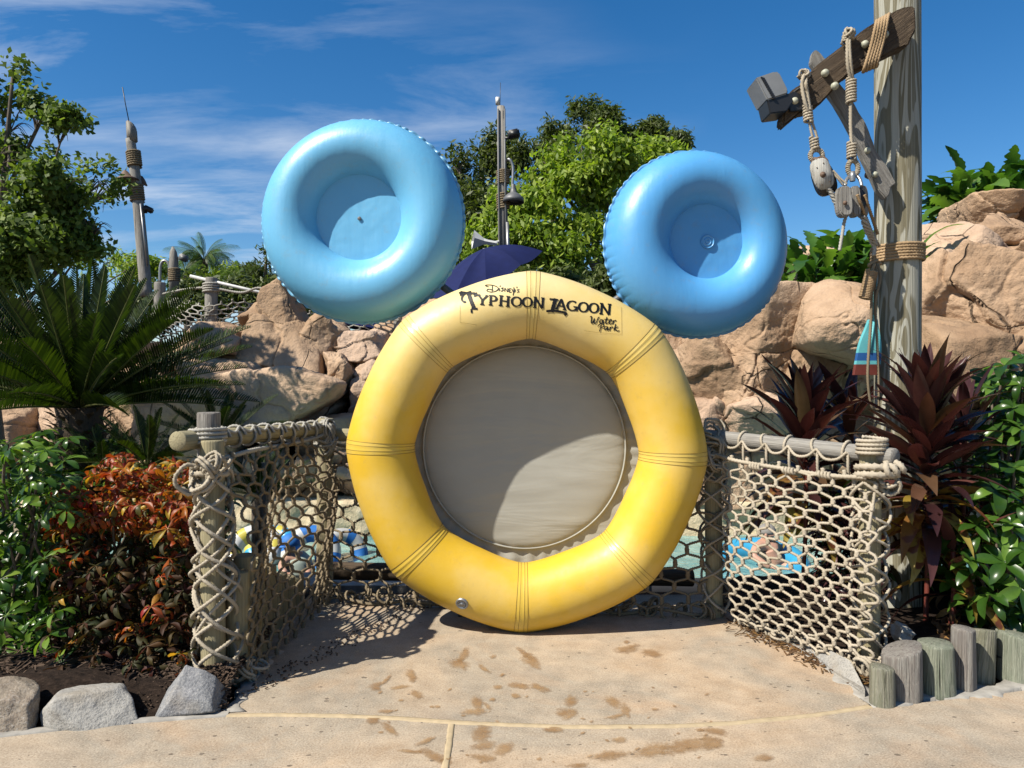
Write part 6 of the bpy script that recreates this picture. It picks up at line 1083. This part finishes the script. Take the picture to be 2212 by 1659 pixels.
# navy umbrella
ut = thing('parasol', W(1060, 700, 15), 'dark navy cloth parasol tilted behind the yellow ring and the centre pole', 'parasol'); apx = W(1046, 536, 14.4)
rim = [W(930, 642, 13.6), W(985, 632, 13.2), W(1050, 618, 13.4), W(1125, 572, 14.0), W(1172, 542, 14.8), W(1120, 548, 15.6), W(1040, 575, 15.8), W(950, 612, 15.0)]
for k in range(8):
    a, b_ = rim[k], rim[(k+1) % 8]; m_ = 8; V = []
    for i in range(m_+1):
        for j in range(m_+1): u, v = i/m_, j/m_; e = a.lerp(b_, u); p = apx.lerp(e, v); p.z += -.05*math.sin(math.pi*u)*v+.10*math.sin(math.pi*v); V.append(tuple(p))
    i = np.arange(m_)[:, None]*(m_+1); j = np.arange(m_)[None]; F = np.stack([i+j, i+j+1, i+m_+2+j, i+m_+1+j], -1).reshape(-1, 4); link('cloth_panel', mk_mesh('cloth_panel', V, F, M['umbrella']), ut)
mb = MB(); mb.add(*tube([apx, W(1050, 760, 14.6)], .03, 8)); mb.obj('pole', M['greymetal'], ut)
ut = thing('parasol', W(800, 760, 16), 'dark navy parasol glimpsed under the left blue ring above the rocks', 'parasol'); mb = MB(); lathe(mb, [(.02, .55), (.6, .32), (1.15, .0), (1.14, -.02), (.6, .28), (.02, .5)], W(800, 712, 15), Matrix.Rotation(R(10), 3, 'Y'), 8); mb.obj('canopy', M['umbrella'], ut, smooth=False); mb = MB(); mb.add(*tube([W(800, 700, 15), W(800, 790, 15)], .03, 8)); mb.obj('pole', M['greymetal'], ut)
# bell lamp on the right slope
bl = thing('lamp', W(2052, 560, 13.2), 'small curved lamp on the slope right of the tall pole', 'lamp'); mb = MB(); mb.add(*tube(spline([W(2046, 566, 13.2), W(2046, 545, 13.2), W(2052, 540, 13.2), W(2056, 552, 13.2)], 6), .02, 6)); mb.obj('lamp_arm', M['rust'], bl); mb = MB(); lathe(mb, [(.02, .1), (.08, .06), (.15, 0), (.14, -.02)], W(2056, 566, 13.2), Matrix.Identity(3)); mb.obj('lamp_shade', M['rust'], bl)
# ------------------------------------------------------------------ people and tubes in the pool
def ring_simple(lab, c, Rm, rm, mat, tilt, group='swim rings on the pool', strp=None, name='swim_ring'):
    t = thing(name, c, lab, 'swim ring', group); mb = MB(); a = np.linspace(0, 2*math.pi, 48, False); q = Matrix.Rotation(R(tilt[0]), 3, 'X') @ Matrix.Rotation(R(tilt[1]), 3, 'Y'); P = np.stack([Rm*np.cos(a), Rm*np.sin(a), 0*a], 1)@np.array(q).T+np.array(c)
    mb.add(*tube(P, rm, 20, closed=True)); mb.obj('tube', M[mat], t)
    if strp:
        for k in range(0, 48, 8): m2 = MB(); seg = P[[k, (k+1) % 48, (k+2) % 48, (k+3) % 48]]; m2.add(*tube(seg, rm*1.012, 20, caps=False)); m2.obj('stripe', M[strp], t)
    return t
def skin_figure(name, verts, edges, radii, mat, parent=None, root=0, lev=2, **kw):
    me = bpy.data.meshes.new(name); me.from_pydata([tuple(v) for v in verts], edges, []); o = link(name, me, parent, **kw); sk_ = o.modifiers.new('skin', 'SKIN')
    ly = me.skin_vertices[0] if me.skin_vertices else None
    if ly is None: me.attributes; bpy.context.view_layer.objects.active = o; bm = bmesh.new(); bm.from_mesh(me); bm.verts.layers.skin.verify(); bm.to_mesh(me); bm.free(); ly = me.skin_vertices[0]
    for i, r in enumerate(radii): ly.data[i].radius = r if isinstance(r, tuple) else (r, r); ly.data[i].use_root = (i == root)
    ss = o.modifiers.new('sub', 'SUBSURF'); ss.levels = ss.render_levels = lev; me.materials.append(M[mat]); sk_.use_smooth_shade = True; return o
ring_simple('cyan swim ring carrying the man in the pool, seen through the right net', W(1638, 1226, 8.75), .44, .155, 'cyan', (14, -6)); 
H = lambda x, y, D: W(x, y-9, D)
man = [H(1672, 1243, 8.72), H(1668, 1222, 8.72), H(1660, 1200, 8.74), H(1652, 1186, 8.76), H(1656, 1178, 8.74), H(1660, 1168, 8.72), H(1662, 1158, 8.72),       # pelvis, belly, chest, neck base, neck, head, crown
       H(1636, 1192, 8.62), H(1626, 1210, 8.52), H(1650, 1226, 8.44), H(1664, 1236, 8.42), H(1676, 1188, 8.88), H(1690, 1206, 8.90), H(1700, 1224, 8.80), H(1706, 1232, 8.78),   # near arm, far arm
       H(1694, 1240, 8.62), H(1716, 1226, 8.56), H(1728, 1248, 8.52), H(1700, 1240, 8.86), H(1724, 1228, 8.92), H(1738, 1250, 8.92), H(1668, 1163, 8.66)]
me_ = [(0, 1), (1, 2), (2, 3), (3, 4), (4, 5), (5, 6), (3, 7), (7, 8), (8, 9), (9, 10), (3, 11), (11, 12), (12, 13), (13, 14), (0, 15), (15, 16), (16, 17), (0, 18), (18, 19), (19, 20), (5, 21)]
mr = [.15, (.155, .14), (.16, .13), (.10, .08), .055, (.085, .075), .07, .065, .047, .038, .03, .065, .047, .038, .03, .085, .065, .05, .085, .065, .05, .025]
mt_ = thing('person', W(1668, 1240, 8.7), 'bare chested man with short grey hair lying back on the cyan ring in the pool', 'person'); skin_figure('body', man, me_, mr, 'skin', mt_)
def fingers(parent, c, d, side, L=.075, r=.009):
    d = Vector(d).normalized(); side = Vector(side).normalized()
    for k, (s_, l_) in enumerate([(-1.5, .85), (-.5, 1.0), (.5, .96), (1.5, .78)]):
        a = Vector(c)+side*s_*.019; b_ = a+d*L*l_*.5+side*s_*.004; e = a+d*L*l_+side*s_*.006+Vector((0, 0, -.012)); mb_.add(*tube([a-d*.02, b_, e], [r*1.1, r, r*.75], 8))
    a = Vector(c)-side*.035-d*.03; mb_.add(*tube([a, a-side*.02+d*.025, a-side*.026+d*.05], [r*1.2, r, r*.8], 8))
mb_ = MB(); fingers(mt_, H(1668, 1238, 8.41), H(1676, 1244, 8.40)-H(1664, 1236, 8.42), (0, -.6, .5)); mb_.obj('fingers', M['skin'], mt_); mb_ = MB(); fingers(mt_, H(1707, 1233, 8.78), H(1712, 1240, 8.78)-H(1706, 1232, 8.78), (.3, -.6, .4)); mb_.obj('fingers', M['skin'], mt_)
mb = MB(); V, F = ico(3); V = V*np.array([.105, .10, .095]); V[:, 0] -= .0; V[V[:, 2] < -.02, 2] = -.02; mb.add(V+np.array(W(1657, 1148, 8.74)), F); mb.obj('hair', M['hair_grey'], mt_)
mb = MB(); V, F = ico(3); mb.add(V*np.array([.02, .012, .03])+np.array(W(1655, 1158, 8.64)), F); mb.obj('ear', M['skin'], mt_)
mb = MB(); mb.add(*tube([H(1668, 1236, 8.72), H(1684, 1242, 8.66), H(1700, 1238, 8.64)], [.16, .12, .10], 14)); mb.obj('swim_shorts', M['swim'], mt_)
H = lambda x, y, D: W(x, y, D)
# left group
ring_simple('blue and white striped swim ring under the person with the blue cap', W(672, 1196, 8.6), .24, .10, 'capblue', (60, 10), strp='tubewhite')
ring_simple('yellow and white striped swim ring at the left edge of the pool', W(548, 1190, 8.7), .24, .10, 'tubewhite', (50, 0), strp='tubeyellow')
ring_simple('pale blue swim ring drifting behind the yellow and white one', W(585, 1182, 9.2), .22, .10, 'cyan', (40, 0), strp='tubeyellow')
ring_simple('white and blue swim ring half hidden by the left corner post', W(738, 1200, 9.0), .24, .09, 'tubewhite', (70, 30), strp='capblue')
wo = thing('person', W(640, 1260, 8.0), 'person in a blue cap and pale shirt leaning forward, seen through the left net', 'person')
pv = [H(648, 1262, 7.95), H(645, 1240, 7.95), H(640, 1215, 7.95), H(634, 1200, 7.94), H(630, 1192, 7.92), H(626, 1181, 7.9), H(624, 1172, 7.9), H(618, 1208, 7.85), H(606, 1226, 7.75), H(618, 1240, 7.65), H(660, 1208, 8.02), H(672, 1226, 7.95), H(662, 1244, 7.8), H(660, 1285, 7.8), H(664, 1320, 7.9), H(636, 1285, 7.85), H(632, 1320, 7.95), H(619, 1184, 7.84)]
skin_figure('body', pv, [(0, 1), (1, 2), (2, 3), (3, 4), (4, 5), (5, 6), (3, 7), (7, 8), (8, 9), (3, 10), (10, 11), (11, 12), (0, 13), (13, 14), (0, 15), (15, 16), (5, 17)], [.13, .13, .14, .09, .05, (.08, .07), .065, .055, .042, .032, .055, .042, .032, .075, .05, .075, .05, .022], 'skin', wo)
mb = MB(); mb.add(*tube([H(648, 1266, 7.95), H(645, 1240, 7.95), H(640, 1215, 7.95), H(635, 1202, 7.94)], [.155, .15, .165, .12], 18)); mb.obj('shirt', M['shirt'], wo)
mb = MB(); V, F = ico(3); V = V*np.array([.11, .105, .10]); V[V[:, 2] < -.03, 2] = -.03; mb.add(V+np.array(W(627, 1172, 7.9)), F); box(mb, W(617, 1180, 7.85), (.12, .13, .015), bev=.004); mb.obj('cap', M['capblue'], wo)
mb_ = MB(); fingers(wo, H(619, 1241, 7.64), (.1, -.2, -1), (1, 0, 0)); mb_.obj('fingers', M['skin'], wo); mb_ = MB(); fingers(wo, H(661, 1246, 7.79), (-.1, -.2, -1), (1, 0, 0)); mb_.obj('fingers', M['skin'], wo)
